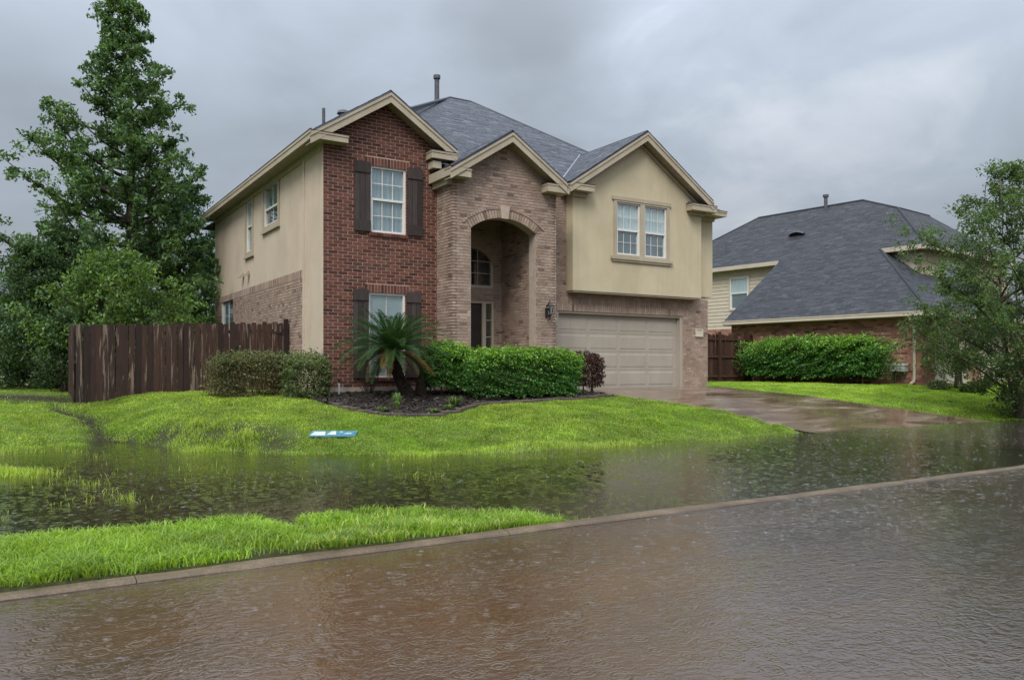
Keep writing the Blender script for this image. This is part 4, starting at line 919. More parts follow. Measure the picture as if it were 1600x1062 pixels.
m = MB(); m.prism([FB(-7.5, .5, 3.9), FB(4, .5, 3.9), FB(4, .7, 3.9), FB(-7.5, .7, 3.9)], [FB(-7.5, .5, 4.2), FB(4, .5, 4.2), FB(4, .7, 4.2), FB(-7.5, .7, 4.2)]); m.build('fascia', 'white_frame', FH)

# ------------------------------------------------------------------ fences
def picket_fence(name, label, a, b, za, zb, hgt, mat, rails_front=False, posts=True, dog=True, back=None, broken=(), n=None, pw=.14, gap=.006):
    a, b = Vector(a), Vector(b); L = (b - a).length; u = (b - a).normalized(); nrm = Vector((u.y, -u.x, 0)); t = thing(name, (a.x, a.y, za), label, 'fence')
    cnt = n or int(L / (pw + gap)); st = L / cnt
    for i in range(cnt):
        f = (i + .5) / cnt; x0 = -pw / 2; p = a + u * (st * (i + .5)); z0 = za + (zb - za) * f; jt = random.uniform(-.05, .02); top = hgt + jt
        if i in broken: top -= broken[i]
        w = min(pw, st - gap) / 2; c_ = .03; tw = random.uniform(-.004, .006); ln = random.uniform(-.010, .010)
        pl = Pl((p.x, p.y, z0), u + Vector((0, 0, 0)), nrm, Vector((0, 0, 1)) + u * ln)
        poly = [(-w, 0), (w, 0), (w, top - c_), (w - c_, top), (-w + c_, top), (-w, top - c_)] if dog and i not in broken else [(-w, 0), (w, 0), (w, top - .05), (-w, top)] if i not in broken else [(-w, 0), (w, 0), (w, top), (0, top - .12), (-w, top + .1)]
        m = MB(); m.ppoly(pl, poly, tw, .018 + tw); m.build('picket', mat, t)
    for h in (.28, hgt * .52, hgt - .28):
        m = MB(); w0, w1 = (.024, .064) if rails_front else (-.045, -.005)
        k = Pl((a.x, a.y, 0), u, nrm); m.prism([k.P(0, za + h, w0), k.P(L, zb + h, w0), k.P(L, zb + h + .085, w0), k.P(0, za + h + .085, w0)], [k.P(0, za + h, w1), k.P(L, zb + h, w1), k.P(L, zb + h + .085, w1), k.P(0, za + h + .085, w1)]); m.build('rail', mat, t)
    k = 0; d = .04
    while d < L:
        f = d / L; m = MB(); pl = Pl(a + u * d, u, nrm); zz = za + (zb - za) * f; w0, w1 = (.066, .155) if rails_front else (-.135, -.047)
        m.pbox(pl, -.045, .045, zz - .2, zz + hgt + .06 - (0 if rails_front else .1), w0, w1); m.build('post', mat, t); d += 2.35 if not rails_front else 1.35
    return t
lf = picket_fence('wooden_fence', 'weathered dark wooden picket fence joining the left side of the house', (-5.05, 2.77, 0), (-.03, 2.77, 0), hz(-5.05, 2.77) - .06, .80, 1.93, 'fence_wood', n=36)
m = MB(); pl = Pl((0, 2.77, 0), (1, 0, 0), (0, -1, 0)); m.pbox(pl, -.16, -.05, .8, 2.80, .02, .10); m.build('post', 'fence_wood', lf)
m = MB(); m.pbox(pl, -.52, -.17, 2.40, 2.46, .022, .034); m.pbox(pl, -.20, -.17, 2.37, 2.49, .022, .04); m.build('gate_hinge', 'black_metal', lf)
m = MB(); m.tube([pl.P(-1.33, 2.07, .03), pl.P(-1.33, 2.07, .07), pl.P(-1.24, 2.07, .07)], .012, 6); m.pbox(pl, -1.40, -1.24, 2.02, 2.10, .02, .03); m.build('gate_latch', 'black_metal', lf)
picket_fence('wooden_fence', 'dark brown wooden fence running back behind the weathered fence corner', (-5.09, 9.0, 0), (-5.09, 2.80, 0), .86, hz(-5.05, 2.8) - .06, 1.93, 'fence_wood')
picket_fence('wooden_fence', 'reddish brown wooden fence with bare posts between the two houses', (12.86, 4.75, 0), (20.36, 4.75, 0), .84, .82, 2.08, 'fence_wood_red', rails_front=True, dog=False, broken={46: .55, 45: .18})

# ------------------------------------------------------------------ fixtures
def lantern():
    x, z = 5.89, 2.98; y = PY - .012; t = thing('wall_lantern', (x, y, z - .2), 'black carriage lantern on the brick pier beside the garage', 'lamp')
    m = MB(); pl = FRONT(y); m.pbox(pl, x - .055, x + .055, z - .13, z + .12, 0, .02); m.tube([(x, y - .02, z + .05), (x, y - .08, z + .10), (x, y - .14, z + .02)], .012, 6); m.tube([(x, y - .02, z - .08), (x, y - .07, z - .18), (x, y - .03, z - .24)], .01, 6); m.build('bracket', 'black_metal', t)
    cy_ = y - .15; q = MB(); q.tube([(x, cy_, z - .22), (x, cy_, z - .10), (x, cy_, z - .06)], [.012, .03, .065], 6); q.build('finial', 'black_metal', t); q = MB()
    q.tube([(x, cy_, z + .15), (x, cy_, z + .17), (x, cy_, z + .27), (x, cy_, z + .29), (x, cy_, z + .34)], [.12, .115, .03, .018, .006], 6); q.build('cap', 'black_metal', t)
    q = MB()
    for k in range(6):
        an = math.pi / 3 * k; q.tube([(x + .062 * math.cos(an), cy_ + .062 * math.sin(an), z - .06), (x + .105 * math.cos(an), cy_ + .105 * math.sin(an), z + .15)], .008, 4)
    q.build('cage', 'black_metal', t)
    for k in range(6):
        a, b = math.pi / 3 * k, math.pi / 3 * (k + 1); q = MB(); q.face([(x + .060 * math.cos(a), cy_ + .060 * math.sin(a), z - .06), (x + .060 * math.cos(b), cy_ + .060 * math.sin(b), z - .06), (x + .102 * math.cos(b), cy_ + .102 * math.sin(b), z + .15), (x + .102 * math.cos(a), cy_ + .102 * math.sin(a), z + .15)]); q.build('pane', 'glass', t)
lantern()
def lawn_sign():
    x, y = -1.33, -4.5; z = hz(x, y); t = thing('flat_sign', (x, y, z), 'blue and white flat sign lying on the front lawn by the water', 'sign')
    u = RIGHT * .42; v = FWD * .15; zz = Vector((0, 0, 1)); c = Vector((x, y, z + .02)); m = MB()
    def P(a, b, h): return c + u * a + v * b + zz * (h + .035 * b)
    m.prism([P(-1, -1, 0), P(1, -1, 0), P(1, 1, 0), P(-1, 1, 0)], [P(-1, -1, .02), P(1, -1, .02), P(1, 1, .02), P(-1, 1, .02)]); m.build('panel', 'plate_blue', t)
    m = MB()
    for a0, a1, b0, b1 in ((-.95, -.3, -.8, .55), (-.25, .15, -.55, .75), (.45, .85, -.2, .1), (.2, .4, .35, .7)):
        m.prism([P(a0, b0, .021), P(a1, b0, .021), P(a1 - .1, b1, .021), P(a0 + .1, b1, .021)], [P(a0, b0, .024), P(a1, b0, .024), P(a1 - .1, b1, .024), P(a0 + .1, b1, .024)])
    m.build('white_print', 'plate_white', t)
lawn_sign()
p = nb(.62, -.25, 0); z = hz(p.x, p.y); t = thing('utility_box', (p.x, p.y, z), 'small grey utility box beside the neighbour downspout', 'utility box')
m = MB(); pl = side(-.05); m.pbox(pl, .45, .98, 1.36, 1.58, .0, .28); m.prism([pl.P(.43, 1.58, 0), pl.P(1.0, 1.58, 0), pl.P(1.0, 1.58, .3), pl.P(.43, 1.58, .3)], [pl.P(.45, 1.66, 0), pl.P(.98, 1.66, 0), pl.P(.98, 1.62, .22), pl.P(.45, 1.62, .22)]); m.build('housing', 'metal_box', t)
m = MB(); m.tube([pl.P(.6, z, .12), pl.P(.6, 1.36, .12)], .025, 8); m.tube([pl.P(.85, z, .12), pl.P(.85, 1.36, .12)], .018, 8); m.build('conduit', 'pipe_grey', t)
x, y = .22, -.5; z = hz(x, y); t = thing('standpipe', (x, y, z), 'short pale standpipe in the mulch by the red brick corner', 'pipe'); m = MB(); m.tube([(x, y, z - .1), (x, y, z + .30)], .022, 8); m.build('pipe', 'plate_white', t); m = MB(); m.tube([(x, y, z + .30), (x, y, z + .36)], .03, 8); m.tube([(x - .05, y, z + .37), (x + .05, y, z + .37)], .012, 6); m.build('tap', 'black_metal', t)

# planting bed, mulch chips and stone edging
xs = np.arange(-1.0, 7.05, .15); ys = np.arange(-3.95, .25, .15)
def bed_sheet():
    m = MB()
    for i in range(len(xs) - 1):
        for j in range(len(ys) - 1):
            q = clip([(xs[i], ys[j]), (xs[i + 1], ys[j]), (xs[i + 1], ys[j + 1]), (xs[i], ys[j + 1])], BEDC) if False else [(xs[i], ys[j]), (xs[i + 1], ys[j]), (xs[i + 1], ys[j + 1]), (xs[i], ys[j + 1])]
            if inside(np.array([(xs[i] + xs[i + 1]) / 2]), np.array([(ys[j] + ys[j + 1]) / 2]), BED)[0]: m.face([(a, b, hz(a, b) + .012 + .03 * float(vnoise(a, b, 3, 8))) for a, b in q])
    o = m.build('planting_bed', 'mulch_soil', None, smooth=True); o['kind'] = 'structure'
bed_sheet()
def chips():
    n = 9000; x = RNG.uniform(-1, 7, n); y = RNG.uniform(-3.9, .1, n); k = inside(x, y, BED); x, y = x[k], y[k]; n = len(x); z = height(x, y) + .035 + RNG.uniform(0, .02, n)
    a = RNG.uniform(0, 6.28, n); l = RNG.uniform(.015, .045, n); w = l * .35; tz = RNG.uniform(-.4, .4, n)
    d = np.stack([np.cos(a), np.sin(a), tz], 1); e = np.stack([-np.sin(a), np.cos(a), RNG.uniform(-.5, .5, n)], 1); c = np.stack([x, y, z], 1)
    V = np.stack([c - d * l[:, None] - e * w[:, None], c + d * l[:, None] - e * w[:, None], c + d * l[:, None] + e * w[:, None], c - d * l[:, None] + e * w[:, None]], 1).reshape(-1, 3)
    o = np_mesh('mulch_chips', V, 4, 'mulch_chip', RNG.random(n)); tag(o, 'dark bark mulch covering the planting bed', 'mulch', kind='stuff')
piece_mat('mulch_chip', [(0, (.012, .009, .008)), (.6, (.04, .028, .02)), (.95, (.085, .062, .045)), (1, (.22, .19, .16))], rough=.6, spec=.4, bump=.1)
chips()
def edging():
    t = thing('stone_edging', (2.5, -3.4, hz(2.5, -3.4)), 'low row of dark stone edging blocks curving round the planting bed', 'edging')
    pts = [Vector((a, b, 0)) for a, b in BED[2:13]]; sm = []
    for i in range(len(pts) - 1):
        p0, p1, p2, p3 = pts[max(i - 1, 0)], pts[i], pts[i + 1], pts[min(i + 2, len(pts) - 1)]
        for s in range(10):
            u = s / 10; sm.append(.5 * ((2 * p1) + (p2 - p0) * u + (2 * p0 - 5 * p1 + 4 * p2 - p3) * u * u + (3 * p1 - p0 - 3 * p2 + p3) * u ** 3))
    acc = 0; last = sm[0]
    for p in sm[1:]:
        if (p - last).length >= .235:
            d = (p - last).normalized(); n = Vector((d.y, -d.x, 0)); c = (p + last) / 2; z = hz(c.x, c.y); L = (p - last).length / 2 - .004; w = .055; h = .075 + random.uniform(-.012, .012); r = random.uniform(-.05, .05); d2 = (d + n * r).normalized(); n2 = Vector((d2.y, -d2.x, 0))
            m = MB(); q = [(-L, -w), (L, -w), (L, w), (-L, w)]; B = [Vector((c.x, c.y, z - .06)) + d2 * a + n2 * b for a, b in q]; T1 = [Vector((c.x, c.y, z + h - .015)) + d2 * a + n2 * b for a, b in q]; T2 = [Vector((c.x, c.y, z + h)) + d2 * a * .94 + n2 * b * .8 for a, b in q]
            m.prism(B, T1, 0, False); m.prism(T1, T2, 0, False); m.build('edging_block', 'edging_stone', t); last = p
edging()

# ------------------------------------------------------------------ plants
def leaf_quads(c, size, up=.35, ratio=.5):
    """one folded diamond leaf at every centre; returns (4N,3)"""
    n = len(c); d = RNG.normal(size=(n, 3)); d /= np.linalg.norm(d, axis=1)[:, None]
    nn = RNG.normal(size=(n, 3)) + np.array([0, 0, up * 3]); s = np.cross(d, nn); s /= np.linalg.norm(s, axis=1)[:, None] + 1e-9
    L = (size * RNG.uniform(.65, 1.3, n))[:, None]; dr = np.array([0, 0, -1.]) * L * RNG.uniform(0, .35, n)[:, None]
    return np.stack([c - d * L * .5, c + s * L * ratio * .5 - d * L * .05, c + d * L * .5 + dr, c - s * L * ratio * .5 - d * L * .05], 1).reshape(-1, 3)
def foliage(name, c, size, mat, parent, up=.35, ratio=.5):
    o = np_mesh(name, leaf_quads(np.asarray(c), size, up, ratio), 4, mat, RNG.random(len(c)), parent); return o
def curve(p, q, sag, n):
    return [p.lerp(q, i / n) + Vector((0, 0, sag * math.sin(math.pi * i / n))) for i in range(n + 1)]
def tree(name, label, base, prof, trunk_r, nb_, leaf, leaf_sz, per, mat, bark='bark', lean=(0, 0), stems=1, spread=.30, density=1.0, clump=.34, sag=-.1, extra=(), cat='tree', start=0.0):
    """prof: (height above the base, half width to the left, to the right) as seen from the street"""
    global RNG
    sd_ = sum(ord(ch) * (i + 1) for i, ch in enumerate(label)); random.seed(sd_); RNG = np.random.default_rng(sd_)
    base = Vector(base); t = thing(name, tuple(base), label, cat); P = np.array(prof); top = P[-1, 0]
    wood_ = MB(); cl = []
    def axis(h, k=0):
        f = h / top; return base + Vector((lean[0] * f + .10 * math.sin(h * .9 + k), lean[1] * f + .10 * math.cos(h * .7 + k * 2), h))
    stems_ax = []
    for k in range(stems):
        an = 2 * math.pi * k / stems + .5; s = spread if stems > 1 else 0
        pts = [axis(top * i / 14, k * 1.3) + Vector((math.cos(an), math.sin(an), 0)) * s * min(1, i / 8) * top * .35 for i in range(14)] ; rr = [max(.012, trunk_r * (1 - i / 14.5) ** 1.1 * (1.35 if i == 0 else 1)) for i in range(14)]
        wood_.tube(pts, rr, 7); stems_ax.append(pts)
    def wid(h, an):                                           # crown radius at height h towards azimuth an
        d = Vector((math.cos(an), math.sin(an), 0)); c = d.dot(RIGHT); l, r = np.interp(h, P[:, 0], P[:, 1]), np.interp(h, P[:, 0], P[:, 2]); lo = r if c > 0 else l
        return abs(c) * lo + (1 - abs(c)) * .5 * (l + r)
    for i in range(nb_):
        f = (i + .5) / nb_; h = P[0, 0] + (top - P[0, 0]) * f ** .85; an = i * 2.39996 + random.uniform(-.35, .35); w = wid(h, an) * random.choice((random.uniform(.5, .85), random.uniform(.88, 1.15)))
        if w < .06: continue
        ax = stems_ax[i % stems]; hb = max(start * top, h - w * random.uniform(.3, .65)); q = min(12.99, hb / top * 14); a0 = ax[int(q)].lerp(ax[min(13, int(q) + 1)], q - int(q))
        e = axis(h) + Vector((math.cos(an), math.sin(an), 0)) * w; pts = curve(a0, e, sag * w, 6); r0 = max(.007, (.022 if stems == 1 else .010) * w + .008)
        wood_.tube(pts, [r0 * (1 - j / 6.6) for j in range(7)], 5, False)
        nt = max(2, int(w * 4.2 * density))
        for j in range(nt):
            s = 1 - (j / nt) * .72; k = s * 6; b0 = pts[min(5, int(k))].lerp(pts[min(6, int(k) + 1)], k - int(k)); dv = Vector((random.gauss(0, 1), random.gauss(0, 1), random.gauss(.25, .7))).normalized()
            tw = b0 + dv * random.uniform(.15, .30 + .16 * w); wood_.tube([b0, tw], [.008, .004], 3, False); cl.append(tw)
            if random.random() < .7: cl.append(b0.lerp(tw, .4))
        cl.append(e)
    for h in np.arange(P[0, 0], top, .45 / density): cl.append(axis(h) + Vector((random.gauss(0, .15), random.gauss(0, .15), 0)))
    for ex in extra: cl.append(Vector(ex))
    wood_.build('trunk', bark, t, smooth=True)
    C_ = np.array([tuple(v) for v in cl]); n = per; rs = RNG.uniform(.55, 1.25, len(C_)) * clump; off = RNG.normal(size=(len(C_), n, 3)); off /= np.linalg.norm(off, axis=2)[:, :, None]
    off *= (RNG.random((len(C_), n, 1)) ** .45) * rs[:, None, None] * np.array([1, 1, .72]); keep = RNG.random((len(C_), n)) < .9
    foliage('crown', (C_[:, None] + off)[keep], leaf_sz, mat, t); return t

b = cam_pt(218, 27.5, 0); z = hz(b.x, b.y)
tree('tall_tree', 'tall conical dark green tree rising above the wooden fence', (b.x, b.y, z),
     [(2.0, 3.6, 2.4), (3.4, 4.3, 2.6), (4.6, 4.9, 2.8), (5.8, 5.0, 2.5), (6.8, 4.6, 2.2), (7.4, 3.3, 2.4), (7.9, 3.0, 2.6), (9.0, 2.85, 1.95), (10.0, 2.3, 1.7), (10.6, 1.2, 1.5), (11.4, 1.05, .95), (12.2, .9, .8), (12.9, 1.0, .6), (13.7, .2, .25)],
     .26, 130, None, .15, 40, 'leaf_gum', lean=(-.55 * RIGHT.x, -.55 * RIGHT.y), density=.92, clump=.27, sag=-.12)
b = cam_pt(290, 31.5, 0); z = hz(b.x, b.y)
tree('evergreen_tree', 'dense dark tree pressed against the rear corner of the house', (b.x, b.y, z), [(1.0, 1.7, 1.6), (2.8, 2.1, 1.8), (4.8, 1.9, 1.6), (6.2, 1.3, 1.2), (7.2, .5, .8), (7.8, .1, .3)], .16, 60, None, .14, 48, 'leaf_dark', clump=.36)
b = cam_pt(175, 22.6, 0); z = hz(b.x, b.y)
tree('spreading_tree', 'spreading lighter green tree just behind the weathered fence', (b.x, b.y, z), [(1.0, 2.4, 2.2), (1.8, 2.7, 2.8), (2.4, 2.3, 2.5), (2.9, 1.5, 1.9), (3.4, .9, 1.3), (3.9, .3, .3)], .09, 64, None, .115, 36, 'leaf_lime', stems=3, spread=.22, clump=.33)
b = cam_pt(105, 24.5, 0); z = hz(b.x, b.y)
tree('shade_tree', 'broad shaded green tree behind the left end of the fence', (b.x, b.y, z), [(.6, 2.4, 1.6), (1.8, 2.6, 1.9), (3.2, 2.0, 1.9), (4.2, 1.1, 1.3), (4.9, .3, .3)], .12, 56, None, .12, 44, 'leaf_shade', stems=3, spread=.22, clump=.36)
b = cam_pt(50, 22.8, 0); z = hz(b.x, b.y)
tree('understorey_tree', 'low dark bushy tree at the left edge reaching down to the grass', (b.x, b.y, z), [(.25, 1.7, 1.6), (1.2, 1.7, 1.5), (2.2, 1.1, 1.2), (3.0, .6, .7), (3.6, .25, .3), (4.2, .05, .3)], .08, 54, None, .11, 44, 'leaf_shade', stems=3, spread=.25, clump=.34)
b = cam_pt(96, 20.8, 0); z = hz(b.x, b.y)
tree('weeping_shrub', 'drooping dark shrub filling the gap left of the fence corner', (b.x, b.y, z), [(.15, .8, .35), (.8, .9, .38), (1.5, .7, .35), (2.1, .25, .2)], .04, 30, None, .09, 30, 'leaf_shade', stems=3, spread=.2, clump=.28, cat='shrub')
for i, (px, dp, hh, ww) in enumerate(((30, 36, 3.6, 2.4), (330, 40, 6.0, 3.2))):
    b = cam_pt(px, dp, 0); z = hz(b.x, b.y)
    tree('background_tree', ['dim green tree behind the shaded tree', 'dim green tree far behind the rear corner of the house'][i], (b.x, b.y, z), [(.6, ww * .8, ww * .8), (hh * .4, ww, ww), (hh * .75, ww * .7, ww * .7), (hh, .2, .2)], .13, 30, None, .14, 30, 'leaf_shade', clump=.45)
# crape myrtle on the right and a small one in front of the neighbour's garage
b = cam_pt(1592, 23.2, 0); z = hz(b.x, b.y)
tree('crape_myrtle', 'loose many-stemmed crape myrtle on the right lawn edge', (b.x, b.y, z - .05), [(.25, .8, .6), (1.0, 1.4, 1.2), (1.8, 2.2, 1.7), (2.6, 3.1, 2.0), (3.6, 3.4, 2.3), (4.6, 3.3, 2.3), (5.4, 2.8, 2.1), (6.2, 1.6, 1.5), (6.9, .7, .7), (7.5, .1, .1)], .05, 112, None, .09, 42, 'leaf_myrtle', 'bark_pale', stems=5, spread=.26, density=.92, clump=.27, sag=.06, lean=(-.25, .1))
b = cam_pt(1497, 28.0, 0); z = hz(b.x, b.y)
tree('small_myrtle', 'small bushy tree in front of the neighbour garage door', (b.x, b.y, z), [(.7, .9, .7), (1.3, 1.5, 1.0), (2.0, 1.7, 1.1), (2.7, 1.2, 1.0), (3.3, .3, .4)], .05, 40, None, .085, 30, 'leaf_myrtle', 'bark_pale', stems=4, spread=.2, clump=.27)

def hedge(name, label, cx, cy, lx, ly, h, ang=0, mat='leaf_hedge', leaf=.045, dens=2600, tip=None, tipd=0, round_=4.0, bump=.10, z0=None, lift=.06, stemmat='bark', cat='hedge', core=True, group=None, fill=.35):
    """superellipsoid clump: leaves fill an outer shell, woody core inside"""
    zb = hz(cx, cy) if z0 is None else z0; t = thing(name, (cx, cy, zb), label, cat, group); ca, sa = math.cos(ang), math.sin(ang)
    A = 2 * (lx * h + ly * h) + lx * ly; n = int(A * dens); d = RNG.uniform(-1, 1, (n, 3)); fc = RNG.random(n); aw = np.array([2 * lx * h, 2 * ly * h, lx * ly]); aw = np.cumsum(aw / aw.sum()); ax_ = np.searchsorted(aw, fc).clip(0, 2); sg = np.where(RNG.random(n) < .5, -1., 1.); sg = np.where(ax_ == 2, 1., sg); d[np.arange(n), np.where(ax_ == 0, 1, np.where(ax_ == 1, 0, 2))] = sg; d /= np.linalg.norm(d, axis=1)[:, None]
    k = (np.abs(d[:, 0]) ** round_ + np.abs(d[:, 1]) ** round_ + np.abs(d[:, 2]) ** round_) ** (-1 / round_)
    p = d * k[:, None]; nz = vnoise(p[:, 0] * lx * 1.0 + p[:, 2] * 3, p[:, 1] * ly * 1.0 + p[:, 2] * 1.7, 3.2, 9) + .6 * vnoise(p[:, 0] * lx + p[:, 2] * 5, p[:, 1] * ly, 8.0, 10)
    sc = 1 + bump * (nz - .8) * 1.4; sh = 1 - RNG.random(n) ** 2.2 * fill; p = p * (sc * sh)[:, None]
    x = p[:, 0] * lx / 2; y = p[:, 1] * ly / 2; z = zb + lift + (h - lift) / 2 * (1 + p[:, 2])
    W_ = np.stack([cx + x * ca - y * sa, cy + x * sa + y * ca, z], 1); foliage('foliage', W_, leaf, mat, t, ratio=.6)
    if tip:
        m_ = (RNG.random(n) < tipd * np.clip((p[:, 2] - .15) * 1.6, 0, 1)); c_ = W_[m_] + RNG.normal(size=(m_.sum(), 3)) * .035 + np.array([0, 0, 1.]) * (RNG.random(m_.sum()) ** 3 * .12)[:, None]; foliage('fresh_growth', c_, leaf * 1.05, tip, t, ratio=.6)
    m = MB()
    for i in range(max(4, int(lx * 5))):
        u = (i + .5) / max(4, int(lx * 5)) - .5; x0, y0 = u * lx * .8, random.uniform(-.25, .25) * ly; q = [(x0, y0, zb - .05), (x0 + random.uniform(-.1, .1), y0, zb + h * .45), (x0 + random.uniform(-.25, .25), y0 + random.uniform(-.2, .2), zb + h * .88)]
        m.tube([(cx + a * ca - b_ * sa, cy + a * sa + b_ * ca, c_) for a, b_, c_ in q], [.022, .015, .006], 5)
    m.build('stems', stemmat, t)
    return t
hedge('clipped_hedge', 'long clipped green hedge in front of the porch', 4.46, -1.93, 3.2, 1.15, 1.10, 0, 'leaf_hedge', .058, 2600, 'leaf_hedge_tip', .95, 4.4, .17, lift=-.05)
hedge('loose_shrub', 'rounded green shrub between the palm and the clipped hedge', 2.66, -1.25, 1.15, .95, 1.20, 0, 'leaf_hedge', .058, 2200, 'leaf_hedge_tip', .9, 2.8, .30, lift=.08, cat='shrub')
hedge('brown_shrub', 'round brown-leaved shrub at the garage end of the hedge', 6.78, -1.25, 1.12, 1.05, 1.05, 0, 'leaf_brown', .045, 2300, None, 0, 2.8, .22, lift=.02, cat='shrub')
hedge('russet_hedge', 'russet and green hedge under the wooden fence', -1.62, .25, 1.85, 1.1, .92, -.25, 'leaf_red', .048, 2400, 'leaf_olive', .5, 3.6, .26, lift=-.22)
hedge('olive_shrub', 'olive green shrub at the corner of the house', -.62, -.62, 1.05, 1.05, .95, 0, 'leaf_olive', .045, 2600, 'leaf_olive', .4, 2.8, .28, lift=-.2, cat='shrub')
p = nb(3.85, -.85, 0); hedge('rounded_hedge', 'full rounded green hedge along the neighbour brick wall', p.x, p.y, 6.3, 1.35, 1.68, math.pi / 2 + NA, 'leaf_hedge', .085, 1400, 'leaf_hedge_tip', .75, 2.8, .34, lift=.12)
for i, (px, dp, w_, lab) in enumerate(((1467, 27.6, .75, 'low dark shrub left of the small bushy tree'), (1518, 27.2, .9, 'low spiky shrub right of the small bushy tree'))):
    b = cam_pt(px, dp, 0); hedge('low_shrub', lab, b.x, b.y, w_, .6, .30, 0, 'leaf_olive', .075, 1100, None, 0, 2.2, .5, lift=.0, cat='shrub')

def bare_shrub():
    x, y = .95, -.55; z = hz(x, y); t = thing('bare_shrub', (x, y, z), 'leafless dark twiggy shrub left of the palm trunk', 'shrub'); m = MB()
    for i in range(22):
        an = random.uniform(0, 6.28); r = random.uniform(.1, .34); h = random.uniform(.45, .85); p0 = Vector((x + .05 * math.cos(an), y + .05 * math.sin(an), z - .03)); p1 = Vector((x + r * .8 * math.cos(an), y + r * .8 * math.sin(an), z + h * .5)); p2 = Vector((x + r * math.cos(an), y + r * math.sin(an), z + h)); m.tube([p0, p1, p2], [.010, .007, .003], 4)
        for k in range(4):
            s = p1.lerp(p2, random.random()); e = s + Vector((random.gauss(0, .09), random.gauss(0, .09), random.uniform(.02, .16))); m.tube([s, e], [.004, .002], 3)
    m.build('twigs', 'bark', t)
bare_shrub()

def palm():
    bx, by = 1.68, -1.32; z = hz(bx, by); t = thing('sago_palm', (bx, by, z), 'sago palm with arching dark fronds in the front bed', 'palm')
    top = Vector((1.20, -1.38, z + 1.08))
    m = MB(); pts = [Vector((bx, by, z - .08)).lerp(top, i / 9) + Vector((-.08 * math.sin(math.pi * i / 9), 0, 0)) for i in range(10)]; m.tube(pts, [.19, .18, .155, .14, .13, .125, .12, .125, .13, .10], 14)
    for i in range(150):                                      # old leaf bases
        k = random.uniform(.2, 8.6); c_ = pts[int(k)].lerp(pts[int(k) + 1], k - int(k)); an = random.uniform(0, 6.28); d = Vector((math.cos(an), math.sin(an), 0)); r = .125 + .05 * max(0, (2 - k) / 2); s = Vector((-d.y, d.x, 0))
        m.prism([c_ + d * r + s * .03, c_ + d * r - s * .03, c_ + d * (r - .02) - s * .03 + Vector((0, 0, -.05)), c_ + d * (r - .02) + s * .03 + Vector((0, 0, -.05))], [c_ + d * (r + .05) + s * .012 + Vector((0, 0, .05)), c_ + d * (r + .05) - s * .012 + Vector((0, 0, .05)), c_ + d * (r + .04) - s * .012 + Vector((0, 0, .03)), c_ + d * (r + .04) + s * .012 + Vector((0, 0, .03))])
    m.build('trunk', 'palm_trunk', t)
    m = MB(); o2 = Vector((bx + .28, by - .02, z)); m.tube([o2 + Vector((0, 0, -.05)), o2 + Vector((-.02, 0, .25)), o2 + Vector((-.05, 0, .42))], [.16, .13, .06], 12); m.build('offset_trunk', 'palm_trunk', t)
    def frond(an, el, L, droop, mat):
        m = MB(); d = Vector((math.cos(an), math.sin(an), 0)); n = 14; pts = [top + d * .05]; e = el
        for i in range(n): e = el - droop * (i / n) ** 1.25; pts.append(pts[-1] + (d * math.cos(e) + Vector((0, 0, math.sin(e)))) * (L / n))
        m.tube(pts, [.011 * (1 - i / (n + 3)) for i in range(n + 1)], 4)
        sd = Vector((-d.y, d.x, 0)); nl = 46
        for i in range(nl):
            f = .10 + .9 * i / nl; k = f * n; p = pts[min(n - 1, int(k))].lerp(pts[min(n, int(k) + 1)], k - int(k)); tg = (pts[min(n, int(k) + 1)] - pts[min(n - 1, int(k))]).normalized(); upv = sd.cross(tg)
            if upv.z < 0: upv = -upv
            ll = .19 * math.sin(math.pi * min(1, .14 + f * .84)) ** .6 * random.uniform(.85, 1.1) * (L / 1.1); wv = tg * .0085
            for s in (-1, 1):
                dr = (sd * s * .80 + tg * (.42 + .3 * f) + upv * (.36 + random.uniform(-.06, .06))).normalized(); q = p + dr * ll; mid = p + dr * ll * .5 + upv * .004
                m.face([p - wv, mid - wv * 1.1, q, mid + wv * 1.1], random.random()); 
        m.build('frond', mat, t)
    for i in range(60):
        f = i / 59; an = i * 2.39996 + .3; el = math.radians(82 - 78 * f ** .85 + random.uniform(-5, 5)); frond(an, el, random.uniform(1.22, 1.48) * (.70 + .30 * min(1, f * 3)), math.radians(36 + 34 * f), 'leaf_sago')
    for i in range(26):
        an = i * 2.39996 * 1.01 + 1.1; el = math.radians(random.uniform(-28, -2)); frond(an, el, random.uniform(.88, 1.2), math.radians(random.uniform(38, 62)), random.choice(['leaf_sago_yellow', 'leaf_sago_yellow', 'leaf_sago_olive', 'leaf_sago_olive', 'leaf_sago']))
palm()

def weed(name, label, x, y, r, h, n, mat='weed_leaf'):
    z = hz(x, y); t = thing(name, (x, y, z), label, 'weed'); m = MB()
    for i in range(n):
        an = random.uniform(0, 6.28); d = Vector((math.cos(an), math.sin(an), 0)); hh = h * random.uniform(.5, 1); rr = r * random.uniform(.4, 1); s = Vector((-d.y, d.x, 0)) * .011; p = Vector((x, y, z)) + d * .03 * random.random(); q = p + d * rr * .5 + Vector((0, 0, hh)); e = p + d * rr + Vector((0, 0, hh * random.uniform(.6, 1)))
        m.face([p - s * .6, p + s * .6, q + s, q - s], random.random()); m.face([q - s, q + s, e], random.random())
    m.build('leaves', mat, t)
weed('tall_weed', 'feathery green weed below the palm fronds', .55, -3.1, .16, .40, 70); weed('grass_tuft', 'pale spiky tuft at the right end of the stone edging curve', 1.95, -3.05, .34, .26, 60)
weed('low_weed', 'small weed left of the feathery weed inside the edging', .18, -3.2, .22, .14, 40); weed('low_weed', 'small weed at the middle of the edging curve', 1.15, -3.62, .2, .13, 40); weed('low_weed', 'small weed near the pale spiky tuft', 1.6, -3.45, .2, .14, 40)

